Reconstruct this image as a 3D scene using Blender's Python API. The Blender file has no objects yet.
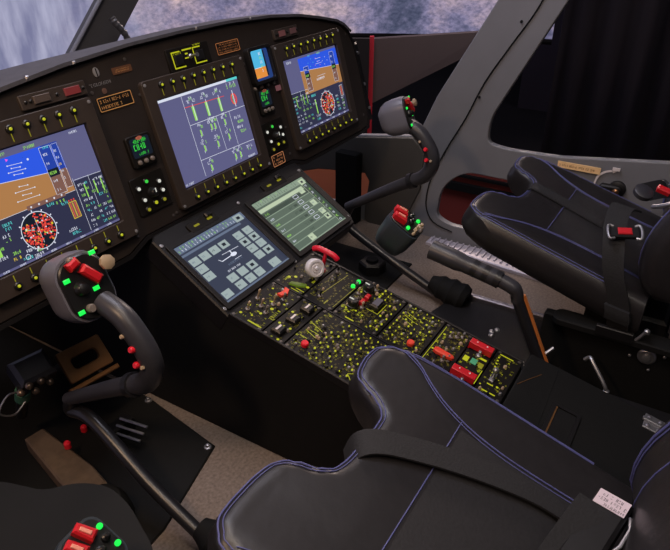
import bpy, math, random
from mathutils import Matrix, Vector, Euler
R = math.radians
scene = bpy.context.scene
COL = scene.collection

# ------------------------------------------------------------------ materials
def lin(c):
    return tuple(((v/255)/12.92 if v/255 <= .04045 else ((v/255+.055)/1.055)**2.4) for v in c) + (1,)
MATS = {}
def pm(name, rgb, rough=.5, metal=0, noise=0, nscale=60, bump=0, spec=.5, coat=0, sheen=0):
    if name in MATS: return MATS[name]
    m = bpy.data.materials.new(name); m.use_nodes = True
    nt = m.node_tree; b = nt.nodes['Principled BSDF']
    c = lin(rgb)
    b.inputs['Base Color'].default_value = c
    b.inputs['Roughness'].default_value = rough
    b.inputs['Metallic'].default_value = metal
    b.inputs['Specular IOR Level'].default_value = spec
    b.inputs['Coat Weight'].default_value = coat
    if sheen: b.inputs['Sheen Weight'].default_value = sheen
    if noise or bump:
        tc = nt.nodes.new('ShaderNodeTexCoord'); n = nt.nodes.new('ShaderNodeTexNoise')
        n.inputs['Scale'].default_value = nscale; n.inputs['Detail'].default_value = 5
        nt.links.new(tc.outputs['Object'], n.inputs['Vector'])
        if noise:
            r = nt.nodes.new('ShaderNodeValToRGB')
            r.color_ramp.elements[0].position = .3; r.color_ramp.elements[1].position = .7
            r.color_ramp.elements[0].color = tuple(v*(1-noise) for v in c[:3])+(1,)
            r.color_ramp.elements[1].color = tuple(min(1, v*(1+noise)) for v in c[:3])+(1,)
            nt.links.new(n.outputs['Fac'], r.inputs['Fac']); nt.links.new(r.outputs['Color'], b.inputs['Base Color'])
        if bump:
            bp = nt.nodes.new('ShaderNodeBump'); bp.inputs['Strength'].default_value = bump; bp.inputs['Distance'].default_value = .002
            nt.links.new(n.outputs['Fac'], bp.inputs['Height']); nt.links.new(bp.outputs['Normal'], b.inputs['Normal'])
    MATS[name] = m; return m
def em(name, rgb, s=1.0):
    if name in MATS: return MATS[name]
    m = bpy.data.materials.new(name); m.use_nodes = True
    b = m.node_tree.nodes['Principled BSDF']
    b.inputs['Base Color'].default_value = tuple(v*.1 for v in lin(rgb)[:3])+(1,)
    b.inputs['Roughness'].default_value = .35
    b.inputs['Emission Color'].default_value = lin(rgb); b.inputs['Emission Strength'].default_value = s
    MATS[name] = m; return m

panel_m = pm('panel_dark_brown', (40,34,32), .58, noise=.12, nscale=30, bump=.1, spec=.35)
bezel_m = pm('bezel_brown', (54,46,42), .5, noise=.1, nscale=40, bump=.1)
black_m = pm('satin_black', (20,19,21), .5, noise=.15, nscale=40, bump=.08, spec=.35)
matte_m = pm('matte_black', (16,16,17), .8, noise=.15, nscale=50, spec=.25)
plate_m = pm('module_black', (18,15,13), .6, noise=.12, nscale=60, bump=.05, spec=.25)
knobm = pm('knob_black', (24,24,26), .35)
knobg = pm('knob_grey', (120,112,108), .4)
tan_m = pm('knob_tan', (170,150,125), .45)
steel = pm('steel', (175,175,180), .42, .9)
alu = pm('brushed_aluminium', (165,162,170), .4, .9, noise=.1, nscale=90)
red_m = pm('guard_red', (200,28,40), .4)
redorange = pm('handle_orange_red', (235,70,50), .45)
redbtn = pm('button_red', (225,30,50), .35)
grey_trim = pm('door_grey_paint', (118,119,125), .45, noise=.05, nscale=12, bump=.05)
nose_m = pm('nose_grey_paint', (66,64,62), .55, noise=.08, nscale=8, bump=.05)
grip_m = pm('grip_grey_black', (52,52,58), .38, noise=.1, nscale=50, bump=.06)
tube_m = pm('tube_black', (32,32,36), .32, spec=.6)
leather = pm('leather_black', (33,31,33), .40, noise=.12, nscale=70, bump=.18, spec=.55)
perf = pm('leather_perforated', (30,29,32), .62, noise=.2, nscale=220, bump=.2)
thread = pm('thread_violet_blue', (84,88,142), .6)
web = pm('webbing_black', (27,27,30), .8, noise=.25, nscale=300, bump=.4)
carpet = pm('carpet_beige', (118,106,98), .95, noise=.28, nscale=160, bump=.6)
mat_m = pm('mat_black', (15,15,15), .75, noise=.15, nscale=90, spec=.25)
bronze = pm('bronze_anodised', (124,88,54), .45, .5, noise=.1, nscale=50)
copper = pm('orange_brown_board', (190,105,70), .7, noise=.1, nscale=5)
maroon = pm('maroon_board', (125,46,38), .7, noise=.1, nscale=5)
redpole = pm('red_paint', (190,40,60), .5)
fascia = pm('fascia_grey', (80,72,76), .7, noise=.06, nscale=3)
hosem = pm('hose_rubber', (70,72,80), .4)
placm = pm('placard_tan', (250,205,150), .6, noise=.1, nscale=60)
whitem = pm('white_mark', (225,215,215), .6)
label_m = pm('label_paper', (215,200,210), .6)
amber_l = pm('engraved_amber', (210,160,100), .5)
greym = pm('engraved_grey', (150,150,155), .4, .4)
orange_highlight = pm('highlight_orange', (205,120,60), .4, .1)  # colour of the highlight painted along the collective lever
yel = em('legend_yellow', (178,180,30), .95)
yel3 = em('legend_faint_yellow', (118,106,36), .8)
yel2 = em('legend_dim_yellow', (135,130,30), .9)
whl = em('legend_white', (225,225,215), .8)
grl = em('lamp_green', (30,235,80), 1.2)
sgrn = em('lcd_green', (60,210,70), .9)
scr_v = em('screen_violet_grey', (92,92,130)); scr_d = em('screen_dark_slate', (46,48,72))
scr_b = em('screen_blue', (44,86,222)); scr_db = em('screen_dark_blue', (36,64,160))
scr_br = em('screen_brown', (168,120,74)); scr_dbr = em('screen_dark_brown', (122,88,78))
s_w = em('screen_white', (215,220,235)); s_g = em('screen_green', (150,215,90)); s_c = em('screen_cyan', (90,205,205))
s_r = em('screen_red', (225,70,60)); s_y = em('screen_yellow', (220,190,50)); s_m = em('screen_magenta', (235,90,220)); s_k = em('screen_black', (20,28,40))
t_bg = em('touch_slate', (50,57,76)); t_key = em('touch_key', (150,165,165)); t_bar = em('touch_bar', (95,108,130))
g_bg = em('touch_green_grey', (84,100,88)); g_lt = em('touch_pale_green', (178,194,165)); g_dk = em('touch_dark_green', (58,72,64)); g_ln = em('touch_line_green', (130,148,130))

# ------------------------------------------------------------------ mesh builder
class B:
    def __init__(s): s.v=[]; s.f=[]; s.m=[]; s.M=Matrix.Identity(4)
    def add(s, vs, fs, m=0, M=None):
        o=len(s.v); T = s.M if M is None else s.M@M
        s.v += [tuple(T@Vector(p)) for p in vs]
        for f in fs: s.f.append(tuple(i+o for i in f)); s.m.append(m)
        return s
    def box(s, x0,x1,y0,y1,z0,z1, m=0, ch=0, M=None):
        if ch: return s.prism([(x0,y0),(x1,y0),(x1,y1),(x0,y1)], z0, z1, m, ch, M)
        vs=[(x,y,z) for z in (z0,z1) for y in (y0,y1) for x in (x0,x1)]
        return s.add(vs, [(0,2,3,1),(4,5,7,6),(0,1,5,4),(2,6,7,3),(0,4,6,2),(1,3,7,5)], m, M)
    def prism(s, pts, z0, z1, m=0, ch=0, M=None):
        # counter-clockwise outline extruded along z with chamfered top edge
        n=len(pts); vs=[(x,y,z0) for x,y in pts]; levels=1
        if ch:
            vs += [(x,y,z1-ch) for x,y in pts] + [(x,y,z1) for x,y in inset(pts, ch)]; levels=2
        else: vs += [(x,y,z1) for x,y in pts]
        fs=[tuple(range(n-1,-1,-1)), tuple(range(n*levels,n*levels+n))]
        for l in range(levels):
            for i in range(n):
                j=(i+1)%n; fs.append((l*n+i,l*n+j,(l+1)*n+j,(l+1)*n+i))
        return s.add(vs, fs, m, M)
    def flat(s, pts, z, m=0, M=None):
        return s.add([(x,y,z) for x,y in pts], [tuple(range(len(pts)))], m, M)
    def rect(s, x0,x1,y0,y1,z,m=0): return s.flat([(x0,y0),(x1,y0),(x1,y1),(x0,y1)], z, m)
    def lathe(s, prof, n=20, m=0, M=None, cap=True):
        vs=[]; fs=[]
        for r,z in prof:
            for k in range(n):
                a=2*math.pi*k/n; vs.append((r*math.cos(a), r*math.sin(a), z))
        for l in range(len(prof)-1):
            for k in range(n):
                j=(k+1)%n; fs.append((l*n+k,l*n+j,(l+1)*n+j,(l+1)*n+k))
        if cap:
            fs.append(tuple(range(n-1,-1,-1))); fs.append(tuple(range((len(prof)-1)*n, len(prof)*n)))
        return s.add(vs, fs, m, M)
    def cyl(s, r, z0, z1, n=20, m=0, M=None, ch=0):
        pr=[(r,z0),(r,z1-ch),(r-ch,z1)] if ch else [(r,z0),(r,z1)]
        return s.lathe(pr, n, m, M)
    def tube(s, path, rad, n=12, m=0, flatz=1.0):
        P=[Vector(p) for p in path]; rs = rad if isinstance(rad,(list,tuple)) else [rad]*len(P)
        vs=[]; fs=[]; up=None
        for i,p in enumerate(P):
            t=(P[min(i+1,len(P)-1)]-P[max(i-1,0)]).normalized()
            if up is None:
                up = Vector((0,0,1)) if abs(t.z)<.9 else Vector((1,0,0))
            a=t.cross(up).normalized(); b=a.cross(t).normalized(); up=b
            for k in range(n):
                q=2*math.pi*k/n; vs.append(tuple(p+a*math.cos(q)*rs[i]+b*math.sin(q)*rs[i]*flatz))
        for l in range(len(P)-1):
            for k in range(n):
                j=(k+1)%n; fs.append((l*n+k,l*n+j,(l+1)*n+j,(l+1)*n+k))
        fs.append(tuple(range(n-1,-1,-1))); fs.append(tuple(range((len(P)-1)*n,len(P)*n)))
        return s.add(vs, fs, m)
    def ball(s, c, r, n=14, m=0, sc=(1,1,1)):
        pr=[(max(1e-4,math.sin(math.pi*k/8))*r, -math.cos(math.pi*k/8)*r) for k in range(9)]
        return s.lathe(pr, n, m, Matrix.Translation(c)@Matrix.Diagonal((*sc,1)))
    def strap(s, pts, wds, w, th, m=0):
        # ribbon: centre points, width directions
        P=[Vector(p) for p in pts]; W=[Vector(d).normalized() for d in wds]; vs=[]; fs=[]
        ww = w if isinstance(w,(list,tuple)) else [w]*len(P)
        for i,p in enumerate(P):
            t=(P[min(i+1,len(P)-1)]-P[max(i-1,0)]).normalized(); nrm=t.cross(W[i]).normalized()*th/2
            a=W[i]*ww[i]/2
            vs += [tuple(p-a-nrm),tuple(p+a-nrm),tuple(p+a+nrm),tuple(p-a+nrm)]
        for i in range(len(P)-1):
            for k in range(4): fs.append((i*4+k,i*4+(k+1)%4,(i+1)*4+(k+1)%4,(i+1)*4+k))
        fs += [(3,2,1,0), tuple(range(len(P)*4-4,len(P)*4))]
        return s.add(vs, fs, m)
    def scrib(s, x0, x1, y, h, z, m, seed=1, dens=1.0):
        # small engraved characters, drawn stroke by stroke
        rg=random.Random(seed); x=x0; cw=h*.62; t=h*.16
        while x+cw<=x1+1e-6:
            if rg.random()<.86*dens:
                for _ in range(3):
                    k=rg.randrange(5)
                    if k==0: s.rect(x,x+t,y,y+h,z,m)
                    elif k==1: s.rect(x+cw-2*t,x+cw-t,y,y+h,z,m)
                    elif k==2: s.rect(x,x+cw-t,y+h-t,y+h,z,m)
                    elif k==3: s.rect(x,x+cw-t,y+h/2-t/2,y+h/2+t/2,z,m)
                    else: s.rect(x,x+cw-t,y,y+t,z,m)
            x+=cw*1.12
        return s
def inset(pts, d):
    n=len(pts); out=[]
    for i in range(n):
        p=Vector(pts[i-1]); q=Vector(pts[i]); r=Vector(pts[(i+1)%n])
        a=(q-p).normalized(); b=(r-q).normalized(); na=Vector((-a.y,a.x)); nb=Vector((-b.y,b.x))
        k=na+nb
        if k.length<1e-6: out.append(tuple(q+na*d)); continue
        k.normalize(); c=max(.35,k.dot(na)); out.append(tuple(q+k*d/c))
    return out
def rr(x0,x1,y0,y1,r,n=5):
    o=[]
    for cx,cy,a0 in ((x1-r,y0+r,-90),(x1-r,y1-r,0),(x0+r,y1-r,90),(x0+r,y0+r,180)):
        for k in range(n+1):
            a=R(a0+90*k/n); o.append((cx+r*math.cos(a),cy+r*math.sin(a)))
    return o
def ring_prism(b, outer, hole, z0, z1, m=0):
    n=len(outer); vs=[(x,y,z0) for x,y in outer]+[(x,y,z1) for x,y in outer]+[(x,y,z1) for x,y in hole]+[(x,y,z0) for x,y in hole]
    fs=[]
    for i in range(n):
        j=(i+1)%n
        for l in range(3): fs.append((l*n+i,l*n+j,(l+1)*n+j,(l+1)*n+i))
        fs.append((3*n+i,3*n+j,j,i))
    b.add(vs,fs,m)
def smoothpath(pts, k=6):
    P=[Vector(p) for p in pts]; o=[]
    for i in range(len(P)-1):
        a=P[max(i-1,0)];b=P[i];c=P[i+1];d=P[min(i+2,len(P)-1)]
        for j in range(k):
            t=j/k; o.append(.5*((2*b)+(c-a)*t+(2*a-5*b+4*c-d)*t*t+(-a+3*b-3*c+d)*t**3))
    o.append(P[-1]); return [tuple(p) for p in o]
def ob(name, b, mats, parent=None, smooth=True, ang=35, bevel=0, label=None):
    me=bpy.data.meshes.new(name); me.from_pydata(b.v,[],b.f); me.validate()
    if not isinstance(mats,(list,tuple)): mats=[mats]
    for m in mats: me.materials.append(m)
    if len(me.polygons)==len(b.m): me.polygons.foreach_set('material_index', b.m)
    o=bpy.data.objects.new(name, me); COL.objects.link(o)
    if smooth:
        me.polygons.foreach_set('use_smooth',[True]*len(me.polygons)); me.set_sharp_from_angle(angle=R(ang))
    if bevel:
        md=o.modifiers.new('bevel','BEVEL'); md.width=bevel; md.segments=2; md.limit_method='ANGLE'; md.angle_limit=R(40)
    if parent is not None: o.parent=parent
    if label: o['label']=label
    return o
def tag(o,label,cat,group=None,kind=None):
    o['label']=label; o['category']=cat
    if group: o['group']=group
    if kind: o['kind']=kind
    return o
def struct(o): o['kind']='structure'; return o
def thing(name,label,cat,loc=(0,0,0),rot=(0,0,0),group=None):
    o=bpy.data.objects.new(name,None); o.empty_display_size=.02; COL.objects.link(o)
    o.location=loc; o.rotation_euler=rot
    return tag(o,label,cat,group)
def Tm(x,y,z): return Matrix.Translation((x,y,z))

# ------------------------------------------------------------------ frames
O1=Vector((0,0,.4915)); A1=R(74.4341)          # instrument panel face
O2=Vector((0,-.01430278,.44015489)); A2=R(32.2906)  # touchscreen housing
O3=Vector((0,-.20027946,.32262756)); A3=R(12.1847)  # pedestal top
def FR(O,A): return Matrix.Translation(O)@Matrix.Rotation(A,4,'X')
M1,M2,M3=FR(O1,A1),FR(O2,A2),FR(O3,A3)
def pth(M,A,name,label,cat,x,y,z=0,group=None):
    return thing(name,label,cat,tuple(M@Vector((x,y,z))),(A,0,0),group)

# ------------------------------------------------------------------ camera
cam=bpy.data.cameras.new('camera'); co=bpy.data.objects.new('camera',cam); COL.objects.link(co)
Rm=Matrix(((0.52202543,-0.85292992,0.),(-0.43124637,-0.26393912,-0.86276457),(0.73587772,0.45038505,-0.50560587)))
co.matrix_world=Matrix((( Rm[0][0],-Rm[1][0],-Rm[2][0],-1.0046),(Rm[0][1],-Rm[1][1],-Rm[2][1],-.90267855),(Rm[0][2],-Rm[1][2],-Rm[2][2],1.00197707),(0,0,0,1)))
cam.sensor_width=36; cam.sensor_fit='HORIZONTAL'; cam.lens=635.76/670*36; cam.clip_start=.02
scene.camera=co

# ================================================================== SETTING
b=B(); b.box(-1.1,.86,-1.6,1.1,-.03,0)
struct(ob('floor',b,carpet,smooth=False))
# cabin side wall with window, chin opening and oval cut-out (outline in Y,Z at x=.85)
def wallmesh(outer, holes, x0, x1, mat, name):
    cu=bpy.data.curves.new(name,'CURVE'); cu.dimensions='2D'; cu.fill_mode='BOTH'; cu.extrude=(x1-x0)/2; cu.bevel_depth=.003; cu.bevel_resolution=2
    for pts in [outer]+holes:
        sp=cu.splines.new('POLY'); sp.points.add(len(pts)-1); sp.use_cyclic_u=True
        for p,(y,z) in zip(sp.points,pts): p.co=(y,z,0,1)
    t=bpy.data.objects.new(name,cu); COL.objects.link(t)
    dg=bpy.context.evaluated_depsgraph_get(); me=bpy.data.meshes.new_from_object(t.evaluated_get(dg))
    bpy.data.objects.remove(t)
    o=bpy.data.objects.new(name,me); COL.objects.link(o)
    # curve x->world Y, curve y->world Z, curve z->world X
    me.transform(Matrix(((0,0,1,(x0+x1)/2),(1,0,0,0),(0,1,0,0),(0,0,0,1))))
    me.materials.clear(); me.materials.append(mat)
    me.polygons.foreach_set('use_smooth',[True]*len(me.polygons)); me.set_sharp_from_angle(angle=R(35))
    return o
def fil(pts, rad, n=5):
    out=[]; N=len(pts)
    for i in range(N):
        p,q,r=Vector(pts[i-1]),Vector(pts[i]),Vector(pts[(i+1)%N]); rd=rad[i] if isinstance(rad,list) else rad
        if rd<=0: out.append(tuple(q)); continue
        a=(p-q); c=(r-q); k=min(rd,a.length*.45,c.length*.45); a=q+a.normalized()*k; c=q+c.normalized()*k
        for j in range(n+1):
            t=j/n; out.append(tuple(a*(1-t)**2+q*2*t*(1-t)+c*t*t))
    return out
outer=fil([(-1.6,0),(1.1,0),(1.1,.16),(.34,.275),(.11,.315),(-.085,.345),(-.14,.48),(-.49,1.12),(-1.6,1.12)],[0,0,0,0,0,.03,0,0,0])
win=fil([(-.312,.362),(-.312,.44),(-.60,1.02),(-1.5,1.02),(-1.5,.47),(-.82,.395),(-.54,.358),(-.38,.352)],[.025,.04,.05,.05,.05,0,0,.04])
oval=fil([(-.165,.08),(-.175,.19),(-.25,.262),(-.75,.262),(-.75,.07),(-.22,.058)],[.03,.05,.05,.05,.05,.03])
chin=fil([(.395,.13),(.30,.162),(.175,.178),(.105,.185),(.085,.16),(.10,.06),(.42,.02)],[.02,0,0,.01,0,.02,.02])
struct(wallmesh(outer,[win,oval,chin],.853,.870,grey_trim,'wall_right'))
# groove on the wall: seam between pillar and door, with its screws
gp=[(0.847, -0.476, 0.921), (0.847, -0.411, 0.76), (0.847, -0.352, 0.659), (0.847, -0.287, 0.546), (0.847, -0.24, 0.432), (0.847, -0.188, 0.327), (0.847, -0.151, 0.238), (0.847, -0.134, 0.178), (0.847, -0.132, 0.112), (0.847, -0.162, 0.06), (0.847, -0.233, 0.04)]
b=B(); b.tube(smoothpath(gp,4),.0022,6)
struct(ob('trim_1',b,matte_m))
# darker forward nose skin lying inside the wall
b=B(); MY=Matrix(((0,0,1,0),(1,0,0,0),(0,1,0,0),(0,0,0,1)))
nose=wallmesh([(.08,0),(.098,.01),(.098,.06),(.083,.16),(.103,.188),(.175,.181),(.30,.165),(.40,.133),(.425,.018),(.43,0),(1.1,0),(1.1,.155),(.34,.27),(.11,.31),(-.07,.338),(-.11,.30),(-.105,.17),(-.068,.08),(-.115,.02),(-.115,0)],[],.842,.85,nose_m,'trim_3'); struct(nose)
# window pane of the door
gl=bpy.data.materials.new('tinted_glass'); gl.use_nodes=True; nt=gl.node_tree; bs=nt.nodes['Principled BSDF']
bs.inputs['Base Color'].default_value=(.72,.72,.74,1); bs.inputs['Roughness'].default_value=.02; bs.inputs['Transmission Weight'].default_value=1; bs.inputs['IOR'].default_value=1.02
b=B(); b.box(.8735,.8765,-1.55,-.3,.33,1.05); struct(ob('window_1',b,gl,smooth=False))
# sill strip
b=B()
b.prism([(.835,-.165),(.79,-.165),(.755,-.45),(.72,-1.0),(.845,-1.0)],0,.012,0,.003)
for k in range(38):
    y=-.175-k*.021; b.box(.80-.10*(-y-.165),.835,y-.006,y,.012,.017,0,.0015)
o=ob('sill_tread',b,pm('tread_light_grey',(185,180,192),.4,.2)); tag(o,'ribbed silver metal tread strip on the floor along the foot of the right door','tread strip')
# dark surroundings of the simulator hall
dark=pm('hall_dark',(24,22,26),.9)
b=B(); b.box(-7,9,-8,8,-.96,-.92); struct(ob('floor_hall',b,dark,smooth=False))
b=B(); b.box(5.9,6.0,-8,1,-.92,4.5); struct(ob('wall_hall',b,pm('hall_wall',(58,54,64),.85,noise=.35,nscale=.8),smooth=False))

b=B(); n=80; vs=[]
for i in range(n+1):
    t_=i/n; x=3.92-1.2*t_; y=.22-3.6*t_; o_=.035*math.sin(i*1.3)+.03*math.sin(i*.37); vs+=[(x+o_,y,-.92),(x+o_,y,3.2)]
b.add(vs,[(2*i,2*i+2,2*i+3,2*i+1) for i in range(n)])
o=ob('hall_curtain',b,pm('curtain_black',(46,42,48),.9,noise=.2,nscale=1.5)); md=o.modifiers.new('t','SOLIDIFY'); md.thickness=.01
tag(o,'tall black pleated curtain in the dark hall, seen through the door window','curtain')
# ------------------------------------------------------------------ projection dome
def dome():
    m=bpy.data.materials.new('projected_terrain'); m.use_nodes=True; nt=m.node_tree; N=nt.nodes; L=nt.links
    bs=N['Principled BSDF']; bs.inputs['Base Color'].default_value=(.03,.03,.03,1); bs.inputs['Roughness'].default_value=.9
    tc=N.new('ShaderNodeTexCoord'); mp=N.new('ShaderNodeMapping'); L.new(tc.outputs['Object'],mp.inputs['Vector'])
    mp.inputs['Rotation'].default_value=(0,.5,.3); mp.inputs['Scale'].default_value=(1,1,1.5)
    n1=N.new('ShaderNodeTexNoise'); n1.inputs['Scale'].default_value=1.5; n1.inputs['Detail'].default_value=9; n1.inputs['Roughness'].default_value=.6; n1.inputs['Distortion'].default_value=.25
    L.new(mp.outputs['Vector'],n1.inputs['Vector'])
    r1=N.new('ShaderNodeValToRGB'); e=r1.color_ramp.elements; e[0].position=.36; e[0].color=lin((74,80,104)); e[1].position=.66; e[1].color=lin((190,170,172))
    x=e.new(.46); x.color=lin((118,116,146)); x=e.new(.55); x.color=lin((150,138,156))
    L.new(n1.outputs['Fac'],r1.inputs['Fac'])
    n2=N.new('ShaderNodeTexNoise'); n2.inputs['Scale'].default_value=26; n2.inputs['Detail'].default_value=6; n2.inputs['Roughness'].default_value=.7; L.new(mp.outputs['Vector'],n2.inputs['Vector'])
    r2=N.new('ShaderNodeValToRGB'); r2.color_ramp.elements[0].position=.38; r2.color_ramp.elements[0].color=(.5,.52,.58,1); r2.color_ramp.elements[1].position=.62; r2.color_ramp.elements[1].color=(1.35,1.25,1.25,1)
    L.new(n2.outputs['Fac'],r2.inputs['Fac'])
    mx=N.new('ShaderNodeMix'); mx.data_type='RGBA'; mx.blend_type='MULTIPLY'; mx.inputs[0].default_value=.8
    L.new(r1.outputs['Color'],mx.inputs[6]); L.new(r2.outputs['Color'],mx.inputs[7])
    # hazy blurred foreground towards +Y (left of the view)
    sp=N.new('ShaderNodeSeparateXYZ'); L.new(tc.outputs['Object'],sp.inputs[0])
    mr=N.new('ShaderNodeMapRange'); mr.inputs[1].default_value=2.75; mr.inputs[2].default_value=3.25; L.new(sp.outputs['Y'],mr.inputs[0])
    m2=N.new('ShaderNodeMapping'); m2.inputs['Scale'].default_value=(6,6,1.2); m2.inputs['Rotation'].default_value=(.5,.2,0); L.new(tc.outputs['Object'],m2.inputs['Vector'])
    n3=N.new('ShaderNodeTexNoise'); n3.inputs['Scale'].default_value=1.8; n3.inputs['Detail'].default_value=5; L.new(m2.outputs['Vector'],n3.inputs['Vector'])
    r3=N.new('ShaderNodeValToRGB'); r3.color_ramp.elements[0].position=.35; r3.color_ramp.elements[0].color=lin((112,114,146)); r3.color_ramp.elements[1].position=.72; r3.color_ramp.elements[1].color=lin((178,178,202))
    L.new(n3.outputs['Fac'],r3.inputs['Fac'])
    m3=N.new('ShaderNodeMix'); m3.data_type='RGBA'; L.new(mr.outputs[0],m3.inputs[0]); L.new(mx.outputs[2],m3.inputs[6]); L.new(r3.outputs['Color'],m3.inputs[7])
    L.new(m3.outputs[2],bs.inputs['Emission Color']); bs.inputs['Emission Strength'].default_value=1.12
    b=B(); n=60; vs=[]; fs=[]; Rd=4.5; cx,cy=-.3,-.6
    zs=[.165,.5,1.0,1.6,2.2,2.8]
    for i in range(n+1):
        a=R(11.8+(165-11.8)*i/n)
        for j,z in enumerate(zs):
            if j==0: z=.11-.9*max(0,min(1,(math.degrees(a)-37)/3))
            r=Rd-.12*(z-.5)**2*.5
            vs.append((cx+r*math.cos(a),cy+r*math.sin(a),z))
    k=len(zs)
    for i in range(n):
        for j in range(k-1): fs.append((i*k+j,i*k+j+1,(i+1)*k+j+1,(i+1)*k+j))
    b.add(vs,fs)
    o=ob('projection_screen',b,m,ang=80)
    md=o.modifiers.new('t','SOLIDIFY'); md.thickness=.02; md.offset=-1
    tag(o,'large curved projection screen showing mountain scenery beyond the windscreen','screen')
    b=B()
    pts=[(cx+(Rd-.01)*math.cos(R(11.8+(38-11.8)*i/n)),cy+(Rd-.01)*math.sin(R(11.8+(38-11.8)*i/n)),.10) for i in range(n+1)]
    b.tube(pts,.02,8); e=ob('screen_edge',b,matte_m,o)
dome()
# grey fascia under the screen, red post, dark column, orange board : stand between cabin and screen
def polar(az,d,z): a=R(az); return (-1.0046+d*math.cos(a),-.9027+d*math.sin(a),z)
D=4.3
def dz(k,d=D): return 1.002+k*d
b=B()
P=[polar(28.1,D,dz(-.272)),polar(19.2,D,dz(-.188)),polar(18.6,D,dz(-.162)),polar(28.1,D,dz(-.176))]
Q=[(p[0]+.05,p[1]+.03,p[2]) for p in P]
b.add(P+Q,[(0,1,2,3),(7,6,5,4),(0,4,5,1),(1,5,6,2),(2,6,7,3),(3,7,4,0)])
tag(ob('fascia_board',b,fascia,smooth=False),'plain grey sloped board below the screen, right of the red post','board')
b=B(); b.box(-.014,.014,-.014,.014,-.92,dz(-.172,4.2)); o=ob('red_post',b,redpole,smooth=False); o.location=polar(28.3,4.2,0); o.rotation_euler=(0,0,R(28))
tag(o,'thin upright red post standing below the screen edge, behind the instrument panel','post')
b=B(); b.box(-.02,.02,-.09,.09,-.92,dz(-.175,4.1)); o=ob('dark_column',b,dark,smooth=False); o.location=polar(29.75,4.1,0); o.rotation_euler=(0,0,R(28.8))
tag(o,'matt black upright panel standing just left of the red post','panel')
b=B(); b.box(-.02,.02,-.16,.16,-.3,dz(-.183,4.25)); o=ob('orange_board',b,pm('orange_ply',(215,160,120),.7),smooth=False); o.location=polar(31.2,4.25,0); o.rotation_euler=(0,0,R(30))
tag(o,'small pale orange board glimpsed between the instrument panel corner and the black upright','board')
# boards outside seen through the cut-outs
b=B(); b.box(1.25,1.28,.15,1.15,-.5,.08); tag(ob('orange_brown_board',b,copper,smooth=False),'orange-brown board outside, seen through the low front opening beside the black post','board')
b=B(); b.box(1.2,1.23,-1.2,.0,-.5,.19)
b.box(1.18,1.2,-1.2,.0,.045,.075,1); b.box(1.185,1.2,-1.2,.0,.10,.11,1)
tag(ob('maroon_board',b,[maroon,matte_m],smooth=False),'dark red board with black stripes outside, seen through the rounded cut-out below the door','board')
b=B(); b.box(.80,.838,.115,.20,0,.26,0,.004); tag(ob('side_post',b,matte_m),'black square post standing inside the low front opening of the side wall','post')

# windscreen centre post and hose
b=B()
def beam(b,a,c,w,t,m=0,wd=(1,0,0)):
    a=Vector(a);c=Vector(c);W=Vector(wd).normalized(); d=(c-a).normalized(); n=d.cross(W).normalized(); W=n.cross(d).normalized()
    vs=[tuple(p+W*sx*w/2+n*sy*t/2) for p in (a,c) for sx,sy in ((-1,-1),(1,-1),(1,1),(-1,1))]
    b.add(vs,[(3,2,1,0),(4,5,6,7),(0,1,5,4),(1,2,6,5),(2,3,7,6),(3,0,4,7)],m)
wp=thing('windscreen_post','dark grey sloping windscreen post rising behind the glareshield','post',(.09,.45,.62))
b=B(); vs=[(-.05,0,0),(.075,0,.0),(.20,-.11,.42),(.12,-.11,.42)]
vs=[(-.265,.0,-.10),(-.125,.0,-.10),(.50,0,.50),(.355,0,.50)]
Q=[(x+.01,y+.03,z) for x,y,z in vs]
b.add(vs+Q,[(0,1,2,3),(7,6,5,4),(0,4,5,1),(1,5,6,2),(2,6,7,3),(3,7,4,0)])
ob('post_beam',b,pm('post_grey',(62,62,66),.5),wp,smooth=False,bevel=.004)
b=B(); b.tube([(-.265,-.004,-.10),(.355,-.004,.50)],.005,8); ob('edge_seal',b,pm('seal_grey',(105,108,122),.4),wp)
b=B(); rs=[]; ps=[]
hp=smoothpath([(.150,.40,.655),(.145,.40,.69),(.128,.395,.725),(.105,.395,.752),(.10,.40,.766)],10)
for i,p in enumerate(hp): ps.append(p); rs.append(.0085 if i%4<2 else .007)
b.tube(ps,rs,10); o=ob('ribbed_hose',b,hosem); tag(o,'short ribbed grey hose standing beside the windscreen post','hose')

# ================================================================== INSTRUMENT PANEL
pn=pth(M1,A1,'instrument_panel','wide dark brown instrument panel under a hooded glareshield holding the three large displays','instrument panel',0,0)
outl=[(-.25,-.0533),(.25,-.0533),(.30,-.071),(.60,-.071),(.638,-.066),(.65,-.04),(.653,.007),(.655,.10),(.650,.17),(.637,.20),(.61,.222),(.58,.235),(.50,.253),(.42,.268),(.30,.281),(.15,.288),(0,.289),(-.15,.286),(-.30,.276),(-.42,.262),(-.50,.250),(-.58,.232),(-.62,.215),(-.64,.19),(-.652,.13),(-.653,.007),(-.65,-.04),(-.638,-.066),(-.60,-.071),(-.30,-.071)]
b=B(); b.prism(outl,-.03,-.005,0,.003); ob('panel_face',b,panel_m,pn)
b=B(); oo=inset(outl,-.008); ring_prism(b,[p for p in oo],[p for p in outl],-.09,-.004); ob('panel_rim',b,black_m,pn)
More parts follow.
